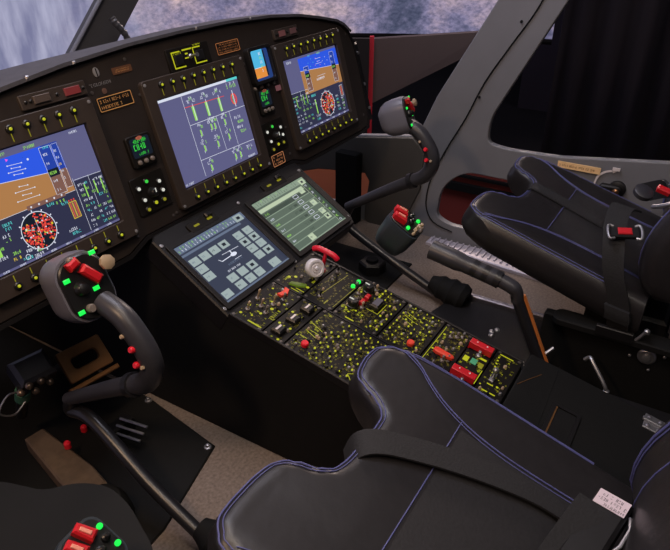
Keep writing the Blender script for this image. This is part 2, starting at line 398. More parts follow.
# hood (glareshield): from lip back over the panel
b=B(); rows=[]
tops=[p for p in oo if p[1]>.18]; tops.sort(key=lambda p:p[0])
for (x,v) in tops:
    dep=.05+.08*max(0,min(1,(-.22-x)/.2))
    lip=M1@Vector((x,v,.004)); bk=lip+Vector((0,dep,-.002-dep*.05)); bk2=bk+Vector((0,.25,-.30)); lo=M1@Vector((x*.99,v-.006,.004))
    rows.append([lo,lip,(lip+bk)/2+Vector((0,0,.001)),bk,bk2])
Mi=(Matrix.Translation(O1)@Matrix.Rotation(A1,4,'X')).inverted()
vs=[tuple(Mi@p) for r in rows for p in r]; fs=[]
for i in range(len(rows)-1):
    for j in range(4): fs.append((i*5+j,i*5+j+1,(i+1)*5+j+1,(i+1)*5+j))
b.add(vs,fs); ob('glareshield',b,pm('glareshield_grey_black',(66,65,72),.55,noise=.15,nscale=60),pn,ang=30)
for (x,v) in ((-.275,.2805),(-.37,.274),(.04,.294),(.22,.290)):
    b=B(); b.box(x-.003,x+.003,v-.002,v+.004,-.004,.006,0,.002); ob('clip',b,steel,pn)
# right side boxes behind panel end
b=B(); b.box(.655,.69,-.058,.17,-.075,-.012,0,.006); b.box(.662,.725,-.055,.10,-.11,-.04,0,.006); ob('side_box',b,black_m,pn)
for (x,v,z) in ((.672,.14,-.01),(.672,.05,-.01),(.673,-.02,-.01),(.683,.09,-.048)):
    b=B(); b.cyl(.0045,0,.004,12,0,Tm(x,v,z)); ob('screw',b,steel,pn)
for (x,v) in ((-.16,.268),(-.255,.226),(-.152,.2),(-.27,-.045),(-.17,-.04),(.165,.2),(.245,-.035),(.255,.03),(.155,.11),(-.16,-.038),(.62,.2),(.625,-.03)):
    b=B(); b.lathe([(.0034,-.005),(.0034,-.0035),(.002,-.003)],12,0,Tm(x,v,0)); ob('screw',b,pm('screw_dark',(84,80,80),.4,.5),pn)

# ---- screen graphics -------------------------------------------------
PAL=[scr_v,scr_d,scr_b,scr_db,scr_br,scr_dbr,s_w,s_g,s_c,s_r,s_y,s_m,s_k]
V_,D_,BL,DB,BR,DBR,W_,G_,C_,RD,Y_,MG,K_=range(13)
class Scr:
    def __init__(s,w,h): s.b=B(); s.w=w; s.h=h; s.z=0
    def r(s,u0,u1,v0,v1,m,l=1): s.b.rect((u0-.5)*s.w,(u1-.5)*s.w,v0*s.h,v1*s.h,l*.00012,m)
    def line(s,u0,v0,u1,v1,m,t=.0007,l=2):
        a=Vector(((u0-.5)*s.w,v0*s.h)); c=Vector(((u1-.5)*s.w,v1*s.h)); d=(c-a).normalized(); n=Vector((-d.y,d.x))*t/2
        s.b.flat([tuple(a-n),tuple(c-n),tuple(c+n),tuple(a+n)],l*.00012,m)
    def frame(s,u0,u1,v0,v1,m,t=.0007,l=3):
        for q in ((u0,v0,u1,v0),(u1,v0,u1,v1),(u1,v1,u0,v1),(u0,v1,u0,v0)): s.line(*q,m,t,l)
    def disc(s,u,v,r,m,l=2,n=28,sx=1):
        s.b.flat([((u-.5)*s.w+r*sx*math.cos(2*math.pi*k/n),v*s.h+r*math.sin(2*math.pi*k/n)) for k in range(n)],l*.00012,m)
    def ring(s,u,v,r,t,m,l=4,n=32):
        for k in range(n):
            a,c=2*math.pi*k/n,2*math.pi*(k+1)/n; x=(u-.5)*s.w; y=v*s.h
            s.b.flat([(x+r*math.cos(a),y+r*math.sin(a)),(x+(r+t)*math.cos(a),y+(r+t)*math.sin(a)),(x+(r+t)*math.cos(c),y+(r+t)*math.sin(c)),(x+r*math.cos(c),y+r*math.sin(c))],l*.00012,m)
    def t(s,u,v,n,m,h=.0045,seed=0,l=4): s.b.scrib((u-.5)*s.w,(u-.5)*s.w+n*h*.7,v*s.h,h,l*.00012,m,seed or int(u*997+v*331+n))
def rose(s,u,v,r,seed):
    s.disc(u,v,r,K_,2)
    rg=random.Random(seed)
    for k in range(330):
        a=rg.uniform(0,2*math.pi); q=r*math.sqrt(rg.random())*.95
        if (abs(((a-R(115)+math.pi)%(2*math.pi))-math.pi)<.38 or abs(((a-R(285)+math.pi)%(2*math.pi))-math.pi)<.3) and rg.random()<.92: continue
        x,y=q*math.cos(a),q*math.sin(a); d=rg.uniform(.0015,.0035)
        m=rg.choice([RD,RD,RD,Y_,RD,RD,RD,RD,K_,W_]) 
        s.b.rect((u-.5)*s.w+x-d/2,(u-.5)*s.w+x+d/2,v*s.h+y-d/2,v*s.h+y+d/2,.00012*3+k*1e-6,m)
    s.ring(u,v,r,.0013,W_)
    for k in range(12):
        a=2*math.pi*k/12; s.b.flat([((u-.5)*s.w+(r+d)*math.cos(a+e),v*s.h+(r+d)*math.sin(a+e)) for d,e in ((.0015,-.03),(.0045,-.03),(.0045,.03),(.0015,.03))],.0005,W_)
    s.line(u-.08,v+.04,u-.03,v+.02,C_,.0014,5); s.line(u+.03,v-.04,u+.09,v-.06,G_,.0014,5); s.line(u,v+.12,u,v-.12,W_,.0006,5)
def attitude(s,u0,u1,v0,v1,hz,hz2,seed):
    w=s.w; h=s.h
    s.b.flat([((u0-.5)*w,hz*h),((u1-.5)*w,hz2*h),((u1-.5)*w,v1*h),((u0-.5)*w,v1*h)],.00012,BL)
    s.b.flat([((u0-.5)*w,v0*h),((u1-.5)*w,v0*h),((u1-.5)*w,hz2*h),((u0-.5)*w,hz*h)],.00012,BR)
    s.line(u0,hz,u1,hz2,W_,.0008,2)
def tapes(s,u,v0,v1,hz,k=1):
    s.r(u,u+.085,hz,v1,DB,2); s.r(u,u+.085,v0,hz,DBR,2); s.frame(u,u+.085,v0,v1,W_,.0006,3)
    s.r(u,u+.085,hz-.04,hz+.03,K_,4); s.t(u+.01,hz-.02,4,G_,.005,7,5)
    for q in range(5): s.t(u+.015,v0+.03+q*(v1-v0)/5.3,3,W_,.004,q+3,3)
def engine(s,u0,u1,v0,v1,seed):
    rg=random.Random(seed); s.line(u0,v1,u1,v1-.01,W_,.0006); 
    um=(u0+u1)/2; s.line(um,v1,um,v0+(v1-v0)*.4,W_,.0005)
    nx=5; ny=9
    for i in range(nx):
        for j in range(ny):
            u=u0+.01+(u1-u0)*i/nx; v=v0+.02+(v1-v0-.04)*j/ny
            if rg.random()<.75: s.t(u,v,3,rg.choice([W_,G_,G_,C_,W_]),.0042,rg.randrange(1,9999),3)
    for u in (u0+.06,um+.03,um+.09):
        s.line(u,v1-.07,u,v1-.2,G_,.0022,4); s.line(u-.01,v1-.06,u+.01,v1-.06,W_,.0008,4)
def pfd_left():
    s=Scr(.248,.18); s.r(0,1,0,1,V_,0); s.r(0,1,0,.53,D_,.5); s.r(0,.74,0,.93,D_,.6)
    attitude(s,0.0,.745,.45,.935,.78,.665,3)
    s.r(.62,.745,.885,.935,DB,2); s.t(.63,.9,4,C_,.004,5,4); s.t(.5,.95,7,G_,.0045,12); s.t(.2,.955,4,Y_,.0045,5); s.t(.32,.955,4,G_,.0045,15); s.t(.86,.955,6,W_,.004,4)
    tapes(s,.60,.47,.92,.68); s.r(.695,.74,.50,.68,DBR,3); s.r(.695,.74,.68,.92,DB,3); s.frame(.695,.74,.5,.92,W_)
    for k in range(6): s.t(.70,.52+k*.065,2,[Y_,W_,W_][k%3],.004,k+2,4)
    for k,(l,v) in enumerate(((.05,.86),(.03,.83),(.06,.80),(.03,.77),(.07,.62),(.03,.66),(.08,.54),(.03,.58))):
        s.line(.40-l,v-.02*0,.40+l,v-.01,W_,.0007,3); s.disc(.40-l,v,.0012,W_,3,8); s.disc(.40+l,v-.01,.0012,W_,3,8)
    s.disc(.36,.91,.003,MG,4,3); s.disc(.5,.86,.002,W_,3,8); s.disc(.27,.86,.0015,W_,3,8)
    s.r(.36,.66,.435,.475,DBR,3); 
    for k in range(5): s.disc(.39+k*.06,.455,.0017,W_,4,8)
    s.line(0,.45,.745,.45,W_,.0006)
    rose(s,.38,.235,.0305,5)
    for (u,v,n,m) in ((.16,.38,5,C_),(.17,.34,4,C_),(.13,.29,4,W_),(.14,.25,4,G_),(.5,.40,4,C_),(.57,.39,5,G_),(.6,.36,4,C_),(.15,.12,4,G_),(.14,.07,5,Y_),(.2,.03,5,C_),(.24,.09,5,W_),(.3,.06,4,G_),(.28,.02,5,W_),(.58,.1,5,W_),(.6,.06,5,C_),(.03,.3,5,G_),(.03,.2,6,G_),(.03,.12,6,W_)): s.t(u,v,n,m,.005)
    s.ring(.235,.055,.0035,.001,W_); s.r(.06,.085,.15,.33,G_,2)
    # aircraft-shaped gauge
    s.r(.655,.715,.20,.36,DBR,2,); s.frame(.655,.715,.2,.36,Y_,.001); 
    for k in range(3): s.line(.667+k*.018,.21,.667+k*.018,.35,[RD,Y_,RD][k],.0012,4); s.r(.66+k*.02,.67+k*.02,.37,.385,RD,3)
    s.line(.755,.56,.745,.03,W_,.0006); engine(s,.765,.995,.03,.54,3)
    s.r(0,1,0,.022,V_,4); s.r(0,1,.985,1,V_,4)
    for k in range(8): s.t(.04+k*.12,.003,5,W_,.0032,k+4,5)
    return s
def pfd_right():
    s=Scr(.247,.18); s.r(0,1,0,1,V_,0); s.r(0,1,0,.55,D_,.5)
    attitude(s,.265,1,.46,.97,.80,.72,3)
    s.r(.265,.93,.45,.47,D_,2); tapes(s,.33,.5,.84,.72); tapes(s,.85,.5,.93,.72)
    for k,(l,v) in enumerate(((.05,.9),(.03,.86),(.06,.83),(.08,.66),(.05,.62))): s.line(.62-l,v,.62+l,v,W_,.0008,3)
    for k in range(14): s.disc(.4+.42*((k*37)%14)/14,.78+.15*((k*53)%14)/14,.0012,[W_,MG,C_][k%3],3,6)
    s.t(.52,.6,9,W_,.006,4); s.t(.62,.955,5,G_,.0045,4); s.t(.45,.955,4,C_,.0045,14); s.t(.06,.945,6,W_,.005,9)
    rose(s,.62,.24,.031,9)
    engine(s,.02,.33,.04,.55,8); s.t(.35,.41,6,C_,.006,31); s.t(.35,.3,5,W_,.005,3); s.t(.36,.12,6,W_,.005,3); s.t(.36,.07,5,C_,.005,13)
    s.line(.40,.36,.40,.16,G_,.004,3); s.line(.385,.36,.415,.36,W_,.001,4)
    s.r(.91,.965,.26,.42,DBR,2); s.frame(.91,.965,.26,.42,W_,.0008); s.line(.937,.28,.937,.4,RD,.003,4)
    for k in range(5): s.t(.80,.08+k*.05,4,[C_,W_,G_][k%3],.0045,k+41); s.t(.9,.06+k*.04,4,[W_,G_][k%2],.0045,k+51)
    s.r(0,1,0,.03,V_,4)
    for k in range(8): s.t(.04+k*.12,.006,5,W_,.0035,k+4,5)
    return s
def mfd_centre():
    s=Scr(.247,.18); s.r(0,1,0,1,V_,0); s.r(0,1,.972,1,W_,1)
    s.r(.85,1,.972,1,C_,2)
    s.r(.27,1,.0,.972,D_,.3) if False else None
    for q in ((.27,.97,.27,.03),(.27,.635,1,.635),(.27,.22,1,.20),(.60,.635,.61,.22),(.775,.635,.775,.22)): s.line(*q,W_,.0009)
    s.line(.27,.84,.77,.825,RD,.0012,3)
    for u in (.36,.525,.69):
        s.r(u-.012,u+.018,.665,.83,G_,3); s.r(u+.004,u+.01,.665,.86,W_,4)
        for k in range(3): s.t(u-.05+k*.035,.875+.02*(k%2),2,G_ if k%2 else W_,.006,k+int(u*99))
        s.t(u-.02,.915,3,W_,.005,int(u*77))
    s.disc(.885,.755,.0125,RD,3,24,.8); s.disc(.885,.755,.0095,V_,3.5,24,.7); s.line(.885,.66,.885,.86,W_,.002,4); s.line(.872,.70,.872,.81,G_,.0015,4); s.line(.898,.70,.898,.81,RD,.002,4)
    for k in range(3): s.t(.83+k*.045,.89,2,G_,.007,k+3); s.t(.83+k*.045,.93,2,W_,.005,k+13)
    for (u,v) in ((.37,.52),(.51,.545),(.555,.54),(.69,.54),(.36,.34),(.53,.33),(.69,.36),(.37,.10),(.70,.10),(.77,.10)):
        s.r(u-.008,u+.006,v-.045,v+.03,G_,3); s.t(u-.035,v+.04,2,W_,.006,int(u*50+v*9)); s.t(u+.008,v+.045,2,G_,.006,int(u*150)); s.t(u-.02,v+.075,3,W_,.005,int(v*150)); s.t(u-.02,v-.06,2,W_,.005,3); s.line(u+.012,v-.04,u+.012,v+.02,W_,.0007,4)
    for k in range(4): s.t(.82+(k%2)*.03,.52-k*.06,5,G_ if k%2 else W_,.006,k+6)
    s.t(.87,.13,5,W_,.006,61); s.t(.87,.10,4,G_,.005,62)
    s.t(.02,.012,8,W_,.0045,6); s.t(.86,.012,8,W_,.0045,7)
    return s
def display(xc,label,scr,name='cockpit_display'):
    t=pth(M1,A1,name,label,'display',xc,0,-.0046)
    w=.124
    b=B(); ring_prism(b,rr(-.152,.152,-.038,.222,.008,4),rr(-w-.002,w+.002,-.002,.182,.002,4),0,.0115,0)
    b.M=Matrix.Identity(4); ob('bezel',b,bezel_m,t,bevel=.0012)
    lg=[(-.105+k*.0305) for k in range(8)]
    s=scr(); s.b.v=[(x,y,z+.0045) for x,y,z in s.b.v]
    ob('screen',s.b,PAL,t,smooth=False)
    # keys sit on the bezel front
    def kk():
        for x in lg:
            for y,ya,yb in ((.2075,.187,.2),(-.0235,-.016,-.005)):
                b=B(); b.lathe([(.0068,.0115),(.0068,.0145),(.005,.016)],14,0,Tm(x,y,0)); b.lathe([(.0025,.0155),(.0025,.0175),(.0015,.0185)],12,1,Tm(x,y,0)); kp=ob('line_key',b,[knobm,yel],t)
                l=B(); l.rect(x-.0008,x+.0008,ya,yb,.0119,0); ob('leader_mark',l,yel2,kp,smooth=False)
    kk()
    for sx in (-1,1):
        for y in (-.031,.214):
            b=B(); b.lathe([(.0032,.0115),(.0032,.0128),(.002,.0132)],10,0,Tm(sx*.145,y,0)); ob('screw',b,greym,t)
    return t
display(0.0005,'large centre display showing violet engine and systems page',mfd_centre)
display(-.422,'large left display with blue and brown horizon, round red weather map below',pfd_left)
display(.4225,'large right display with blue and brown horizon at the right end of the panel',pfd_right)

# ---- small items on the panel ----------------------------------------
def P1(name,label,cat,x,y,z=-.005,group=None): return pth(M1,A1,name,label,cat,x,y,z,group)
def knob(par,x,y,r,h,mat,z=0,nm='knob',n=18,cap=None,M=None):
    b=B(); MM=(M or Matrix.Identity(4))@Tm(x,y,z)
    b.lathe([(r*1.12,0),(r*1.12,h*.2),(r,h*.25),(r*.92,h*.9),(r*.8,h)],n,0,MM); 
    b.box(-r*.1,r*.1,0,r*.9,h,h*1.05,1,0,MM)
    return ob(nm,b,[mat,cap or whl],par)
# standby flight display
t=P1('standby_display','small standby display with blue sky and orange ground, between centre and right screens','display',.215,.188)
b=B(); ring_prism(b,rr(-.043,.043,-.042,.042,.009,4),rr(-.035,.035,-.034,.034,.005,4),0,.016); ob('bezel',b,black_m,t,bevel=.001)
s=Scr(.07,.068); s.b.M=Tm(0,-.034,.008)
s.r(0,1,0,1,DB,0); s.r(.0,.72,.42,1,C_,1); s.r(0,.72,.08,.42,BR,1); s.r(.72,.8,.1,.95,K_,2)
for k in range(6): s.t(.5,.12+k*.14,2,W_ if k%2 else G_,.006,k+2,3)
s.r(.0,.1,.1,.95,DB,2); s.line(.15,.42,.5,.42,W_,.0012,3); s.t(.1,.1,4,Y_,.005,3,3)
ob('screen',s.b,[scr_v,scr_d,scr_b,em('standby_edge_blue',(36,62,120)),em('standby_orange',(222,140,62)),scr_dbr,s_w,s_g,em('standby_sky',(80,180,222)),s_r,s_y,s_m,s_k],t,smooth=False)
for x,y in ((-.036,-.049),(-.012,-.049),(.012,-.049),(.036,-.049)):
    b=B(); b.lathe([(.004,0),(.004,.005),(.003,.006)],12,0,Tm(x,y+.001,0)); ob('push_button',b,knobg,t)
# green lcd clocks
def clock(x,y,label,sc=1):
    t=P1('clock',label,'clock',x,y)
    b=B(); b.prism(rr(-.03*sc,.03*sc,-.03,.03,.005,4),0,.008,0,.0015); ob('case',b,plate_m,t)
    b=B(); b.flat(rr(-.024*sc,.024*sc,-.012,.025,.004,4),.0084,0)
    b.scrib(-.018*sc,.016*sc,.002,.011,.0087,1,5); b.scrib(-.016*sc,.018*sc,.015,.007,.0087,1,8); b.scrib(-.01*sc,.016*sc,-.008,.005,.0087,1,11)
    ob('dial_face',b,[s_k,sgrn],t,smooth=False)
    b=B(); b.cyl(.0075,.0085,.0105,12,0,Tm(0,.0235,0)@Matrix.Diagonal((1,.45,1,1))); ob('lamp_cap',b,pm('lamp_cap_salmon',(200,120,100),.4),t)
    for k in (-1,0,1):
        b=B(); b.lathe([(.0045,.008),(.0045,.012),(.003,.013)],12,0,Tm(k*.016*sc,-.021,0)); ob('push_button',b,knobg,t)
clock(-.197,.104,'green lit clock beside the left edge of the centre display')
clock(.200,.107,'green lit clock below the standby display, right of the centre display',.85)
def lightpanel(x,y,label,flip=1):
    t=P1('lighting_control_panel',label,'control panel',x,y)
    b=B(); b.prism(rr(-.042,.042,-.037,.037,.003,3),0,.004,0,.001); ob('face_plate',b,plate_m,t)
    pts=[(-.006,.024,sgrn),(.024,.015,whl),(-.029,.016,whl),(.026,-.004,whl),(-.024,-.008,whl),(-.022,-.028,yel2),(0,-.021,yel),(.022,-.022,yel2)]
    for px,py,mm in pts:
        b=B(); b.lathe([(.0062,.004),(.0062,.006),(.005,.007)],12,0,Tm(px,py,0)); b.lathe([(.0034,.007),(.0034,.009),(.002,.010)],10,1,Tm(px,py,0)); ob('lit_button',b,[knobm,mm],t)
    k=knob(t,0,.0,.009,.014,knobm,.004,'rotary_knob')
lightpanel(-.206,.022,'small black panel with ring of white lit buttons, between left and centre displays')
lightpanel(.203,.022,'small black panel with ring of white lit buttons, between centre and right displays')
# gear indicator with yellow brackets
t=P1('annunciator_panel','black annunciator panel with yellow outlined brackets above the centre display','control panel',.002,.245)
b=B(); b.prism(rr(-.062,.062,-.023,.022,.003,3),0,.005,0,.001); ob('face_plate',b,plate_m,t)
b=B(); z=.0054
for (x0,x1,y0,y1) in ((-.05,-.047,-.018,.014),(-.05,-.018,-.018,-.0155),(-.05,-.025,.0125,.015),(-.018,.010,.013,.016),(-.012,-.004,.005,.008),(.012,.0145,-.018,.016),(.012,.046,-.018,-.0155),(.012,.036,.0135,.016),(-.015,.01,-.003,-.0005)): b.rect(x0,x1,y0,y1,z)
b.scrib(-.044,-.02,.009,.004,z,0,3); b.scrib(.016,.04,.018,.003,z,0,6)
ob('backlit_legend',b,yel,t,smooth=False)
for x in (-.034,.028):
    b=B(); b.box(x-.011,x+.011,-.012,.008,.005,.009,0,.001); ob('lamp_window',b,knobm,t)
b=B(); b.lathe([(.005,.005),(.005,.009),(.003,.011),(.003,.022),(.0045,.028)],12); ob('toggle_switch',b,steel,t)
# placards
def placard(x,y,w,h,label,mat,seed,rows=2,fr=True,bg=None,z=-.005,M=M1,A=A1,name='placard'):
    t=pth(M,A,name,label,'placard',x,y,z); 
    b=B(); b.prism(rr(-w/2,w/2,-h/2,h/2,.002,3),0,.0015); 
    if fr:
        ring_prism(b,rr(-w/2+.001,w/2-.001,-h/2+.001,h/2-.001,.0025,3),rr(-w/2+.0024,w/2-.0024,-h/2+.0024,h/2-.0024,.0015,3),.0015,.0019,1)
    rh=(h-.006)/rows
    for k in range(rows): b.scrib(-w/2+.006,w/2-.006-(.02 if k==rows-1 and w>.07 else 0)*(rows==2),h/2-.003-rh*(k+1)+rh*.2,rh*.55,.0019,1,seed+k)
    # one flat engraved plate
    for i,v in enumerate(b.v): pass
    o=ob('engraved_plate',b,[bg or plate_m,mat],t,smooth=False); return t
placard(-.212,.202,.082,.027,'rectangular placard with thin tan border on the dark panel left of the centre display',amber_l,3)
placard(-.174,.252,.046,.0125,'small brown lit placard at the top of the panel beside the emblem',amber_l,13,2,False,pm('placard_brown',(95,62,42),.5))
placard(.128,.244,.078,.027,'amber text placard with border on the panel above the standby display',em('placard_amber',(170,108,66),.7),23,4)
placard(.195,-.034,.05,.030,'small amber bordered placard low between centre and right displays',em('placard_amber2',(190,125,85),.8),33,3)
# emblem: oval badge with letters
t=P1('panel_emblem','grey oval emblem with spaced letters below it, high on the panel near the windscreen post','emblem',-.232,.252)
b=B(); b.lathe([(.0085,0),(.0085,.0015),(.006,.002)],20,0,Tm(0,.006,0)@Matrix.Diagonal((.75,1,1,1))); b.box(-.001,.001,-.002,.013,.002,.0025,1); ob('badge',b,[greym,matte_m],t)
b=B(); b.scrib(-.024,.026,-.017,.0055,.0007,0,17,1.1); ob('lettering',b,greym,t,smooth=False)
b=B(); b.lathe([(.005,0),(.005,.0015),(.0025,.002)],16,0,Tm(.004,-.028,0)); ob('round_sensor',b,pm('sensor_brown',(95,70,60),.5),t)
# annunciator bars with guarded lights (left top and right top)
def bar(x,y,w,label,cols):
    t=P1('warning_light_bar',label,'warning lights',x,y)
    b=B(); b.prism(rr(-w/2,w/2,-.012,.012,.002,3),0,.006,0,.001); ob('mounting_plate',b,bezel_m,t)
    for k,cx in enumerate((-w*.2,w*.27)):
        b=B(); b.box(cx-w*.12,cx+w*.12,-.0065,.0065,.006,.0095,0,.001); ob('lamp_window',b,cols[k],t)
    for cx in (-w*.43,w*.03,w*.45,-w*.36):
        b=B(); b.lathe([(.0028,.006),(.0028,.008),(.0015,.009)],10,0,Tm(cx,0,0)); ob('screw',b,knobm,t)
bar(-.332,.239,.13,'brown bar with grey and red warning lamps above the left display',[pm('lamp_grey_brown',(78,68,64),.4),em('lamp_red_dim',(122,46,46),.7)])
bar(.345,.243,.10,'dark bar with two dull red lamps above the right display',[em('lamp_rose_dim',(104,62,62),.6),em('lamp_rose_dim2',(90,60,60),.5)])
b=B(); b.box(-.006,.006,-.006,.006,0,.008,0,.001); o=ob('indicator_lamp',b,em('lamp_rose_dim3',(125,80,85),.6)); o.location=M1@Vector((.262,.125,-.005)); o.rotation_euler=(A1,0,0); tag(o,'tiny dull pink lamp on the panel between the standby display and the right display','lamp')

# ================================================================== TOUCHSCREEN HOUSING + PEDESTAL
th=pth(M2,A2,'touchscreen_housing','black sloping housing that carries the two touchscreens under the instrument panel','housing',0,0)
b=B(); hp=[(-.249,-.2235),(.236,-.2235),(.25,-.20),(.25,-.004),(.22,-.001),(-.235,-.001),(-.25,-.012)]
b.prism(hp,-.05,-.004,0,.003); ob('housing_body',b,black_m,th)
for (x,y) in ((-.242,-.03),(-.243,-.207),(-.012,-.213),(-.003,-.028),(.235,-.03),(.234,-.2)):
    b=B(); b.lathe([(.004,-.004),(.004,-.002),(.002,-.0014)],12,0,Tm(x,y,0)); ob('screw',b,greym,th)
for xc in (-.122,.128):
    b=B(); b.prism(rr(xc-.042,xc+.042,-.041,-.017,.003,3),-.004,.0015,0,.001); ob('key_bar',b,plate_m,th)
    for dx in (-.020,.020):
        lg=B(); lg.flat(rr(xc+dx-.008,xc+dx+.008,-.031,-.026,.002,2),.0018,0); ob('backlit_legend',lg,yel2,th,smooth=False)
    b=B(); b.box(xc+.012,xc+.03,-.026,-.016,.0016,.009,0,.002); ob('rocker',b,knobm,th)
TP=[t_bg,t_bar,t_key,s_w,s_g,g_bg,g_lt,g_dk,g_ln,s_k]
def tkey(s,u,v,w=.115,h=.115,m=2,seed=1,k=9):
    s.r(u-w/2,u+w/2,v-h/2,v+h/2,m,2); 
    rg=random.Random(seed)
    if rg.random()<.3: s.r(u-w*.2,u+w*.2,v-h*.2,v+h*.2,k,3)
    else: s.t(u-w*.35,v-h*.1,3,k if rg.random()<.3 else 1,.004,seed+3,3)
def touch_l():
    s=Scr(.208,.153); s.r(0,1,0,1,0,0); s.r(0,1,.885,1,1,1)
    for k in range(20): s.t(.02+.042*k,.945,1,4 if k%3 else 3,.005,k+2,2); s.t(.02+.042*k,.90,1,3 if k%4 else 4,.005,k+32,2)
    s.r(.0,.88,.825,.86,1,1)
    keys=[(.08,.70),(.22,.70),(.36,.70),(.50,.70),(.08,.565),(.08,.43),(.73,.70),(.88,.70),(.73,.57),(.88,.57),(.74,.435),(.885,.435),(.745,.30),(.89,.295),(.27,.24),(.42,.24),(.57,.24),(.28,.10),(.43,.10),(.575,.10),(.08,.10)]
    for i,(u,v) in enumerate(keys): tkey(s,u,v,seed=i+5)
    tkey(s,.91,.93,.12,.11,seed=8); tkey(s,.82,.09,.14,.12,seed=17); s.t(.35,.40,12,1,.005,4); s.t(.28,.33,14,3,.004,14)
    # little helicopter silhouette drawn on the page
    s.line(.32,.505,.50,.51,3,.0018,3); s.line(.30,.55,.325,.50,3,.0014,3); s.disc(.50,.51,.0045,3,3,16,2.0); s.line(.38,.585,.62,.57,3,.001,3); s.line(.49,.5,.49,.585,3,.003,3); s.line(.46,.435,.56,.435,3,.001,3)
    s.r(0,1,0,.025,1,1); return s
def touch_r():
    s=Scr(.203,.153); s.r(0,1,0,1,5,0); s.r(0,1,.9,1,8,1)
    for k in range(18): s.t(.02+.046*k,.955,1,7 if k%3 else 4,.005,k+2,2); s.t(.02+.046*k,.915,1,7,.005,k+32,2)
    s.r(0,.86,.80,.865,6,2); tkey(s,.93,.92,.1,.1,6,3)
    for k in range(6):
        v=.70-k*.115; s.line(0,v,.88,v,8,.0022,2); 
        s.t(.04,v+.03,4,3 if k%2 else 4,.005,k+3,3); s.t(.4,v+.03,4,7,.006,k+13,3)
        if k<5: s.frame(.60,.68,v+.025,v+.08,3,.0012,3); s.r(.5,.56,v+.03,v+.07,7,3)
    s.r(0,.88,.70,.78,7,1)
    for v in (.79,.52,.33,.21): tkey(s,.80,v,.09,.10,6,int(v*90))
    tkey(s,.33,.075,.10,.11,6,99); s.r(.88,1,0,.9,7,1)
    for k in range(11): s.t(.91,.03+k*.078,2,4 if k%2 else 3,.006,k+6,2)
    s.r(.885,.89,0,.9,6,2); s.r(0,1,0,.02,8,2); return s
for xc,fn,lb in ((-.125,touch_l,'left touchscreen with slate blue page of square keys and small aircraft drawing'),(.1195,touch_r,'right touchscreen with pale green list page')):
    t=pth(M2,A2,'touchscreen',lb,'touchscreen',xc,-.2015,-.004)
    w=.104 if xc<0 else .1015
    b=B(); ring_prism(b,rr(-w-.011,w+.011,-.012,.166,.004,3),rr(-w,w,-.0,.153,.001,3),0,.005); ob('bezel',b,black_m,t,bevel=.001)
    s=fn(); s.b.v=[(x,y,z+.0025) for x,y,z in s.b.v]; ob('screen',s.b,TP,t,smooth=False)

# pedestal body: side outline in (Y,Z)
pd=thing('centre_pedestal','black centre pedestal standing on the floor between the seats below the touchscreens','pedestal',(0,0,0))
def yz_prism(b,pts,x0,x1,m=0):
    n=len(pts); vs=[(x0,y,z) for y,z in pts]+[(x1,y,z) for y,z in pts]
    fs=[tuple(range(n)),tuple(range(2*n-1,n-1,-1))]+[(i,n+i,n+(i+1)%n,(i+1)%n) for i in range(n)]
    b.add(vs,fs,m)
def pw(d,dzn=0): p=M3@Vector((0,-d,dzn)); return (p.y,p.z)
b=B(); yz_prism(b,[(.78,0),(.78,.34),(.30,.40),(.03,.425),(-.165,.30),pw(-.0,-.012),pw(.512,-.012),(pw(.512)[0],0)],-.248,.044); ob('pedestal_body',b,matte_m,pd,smooth=False,bevel=.003)
# raised rails of the pedestal edge
b=B(); b.M=M3; b.box(-.249,-.244,-.51,-.002,-.014,.003,0,.001); b.box(.041,.046,-.51,-.002,-.014,.003,0,.001); b.box(-.103,-.100,-.51,-.002,-.014,.0005); ob('mounting_rail',b,black_m,pd)
# aft console cover
ac=thing('rear_console','flat black console box behind the lit pedestal panels','console',(0,0,0))
b=B(); yz_prism(b,[pw(.514,.004),pw(.60,.004)][:1]+[(pw(.514)[0],0),(pw(1.15)[0],0),pw(1.15,.004)],-.25,.078); ob('console_box',b,mat_m,ac,smooth=False,bevel=.004)
b=B(); b.M=M3; ring_prism(b,rr(-.138,-.028,-.645,-.592,.003,3),rr(-.131,-.035,-.638,-.599,.002,3),.004,.0075); ob('slot_rim',b,black_m,ac)
b=B(); b.M=M3; b.box(-.131,-.035,-.638,-.599,.0041,.0048,0); b.box(-.131,-.035,-.602,-.599,.0045,.0068,1); ob('slot_floor',b,[matte_m,bronze],ac)
b=B(); b.M=M3; b.tube([(-.03,-.508-.012,.0045),(.0,-.535,.0045),(.03,-.551,.0045)],.0008,6); ob('seam',b,bronze,ac)
b=B(); b.M=M3; b.tube([(-.25,-.592,.0042),(.078,-.575,.0042)],.0008,6); ob('seam',b,matte_m,ac)
t=pth(M3,A3,'latch','small steel latch with screws near the far edge of the rear console','latch',.052,-.765,.004)
b=B(); b.box(-.02,.02,-.018,.018,0,.003,0,.001); b.box(-.004,.004,-.022,.022,.003,.008,0,.001); ob('latch_plate',b,steel,t)
for x in (-.012,.012):
    for y in (-.01,.01): b=B(); b.lathe([(.004,.003),(.004,.005),(.002,.006)],10,0,Tm(x,y,0)); ob('screw',b,alu,t)
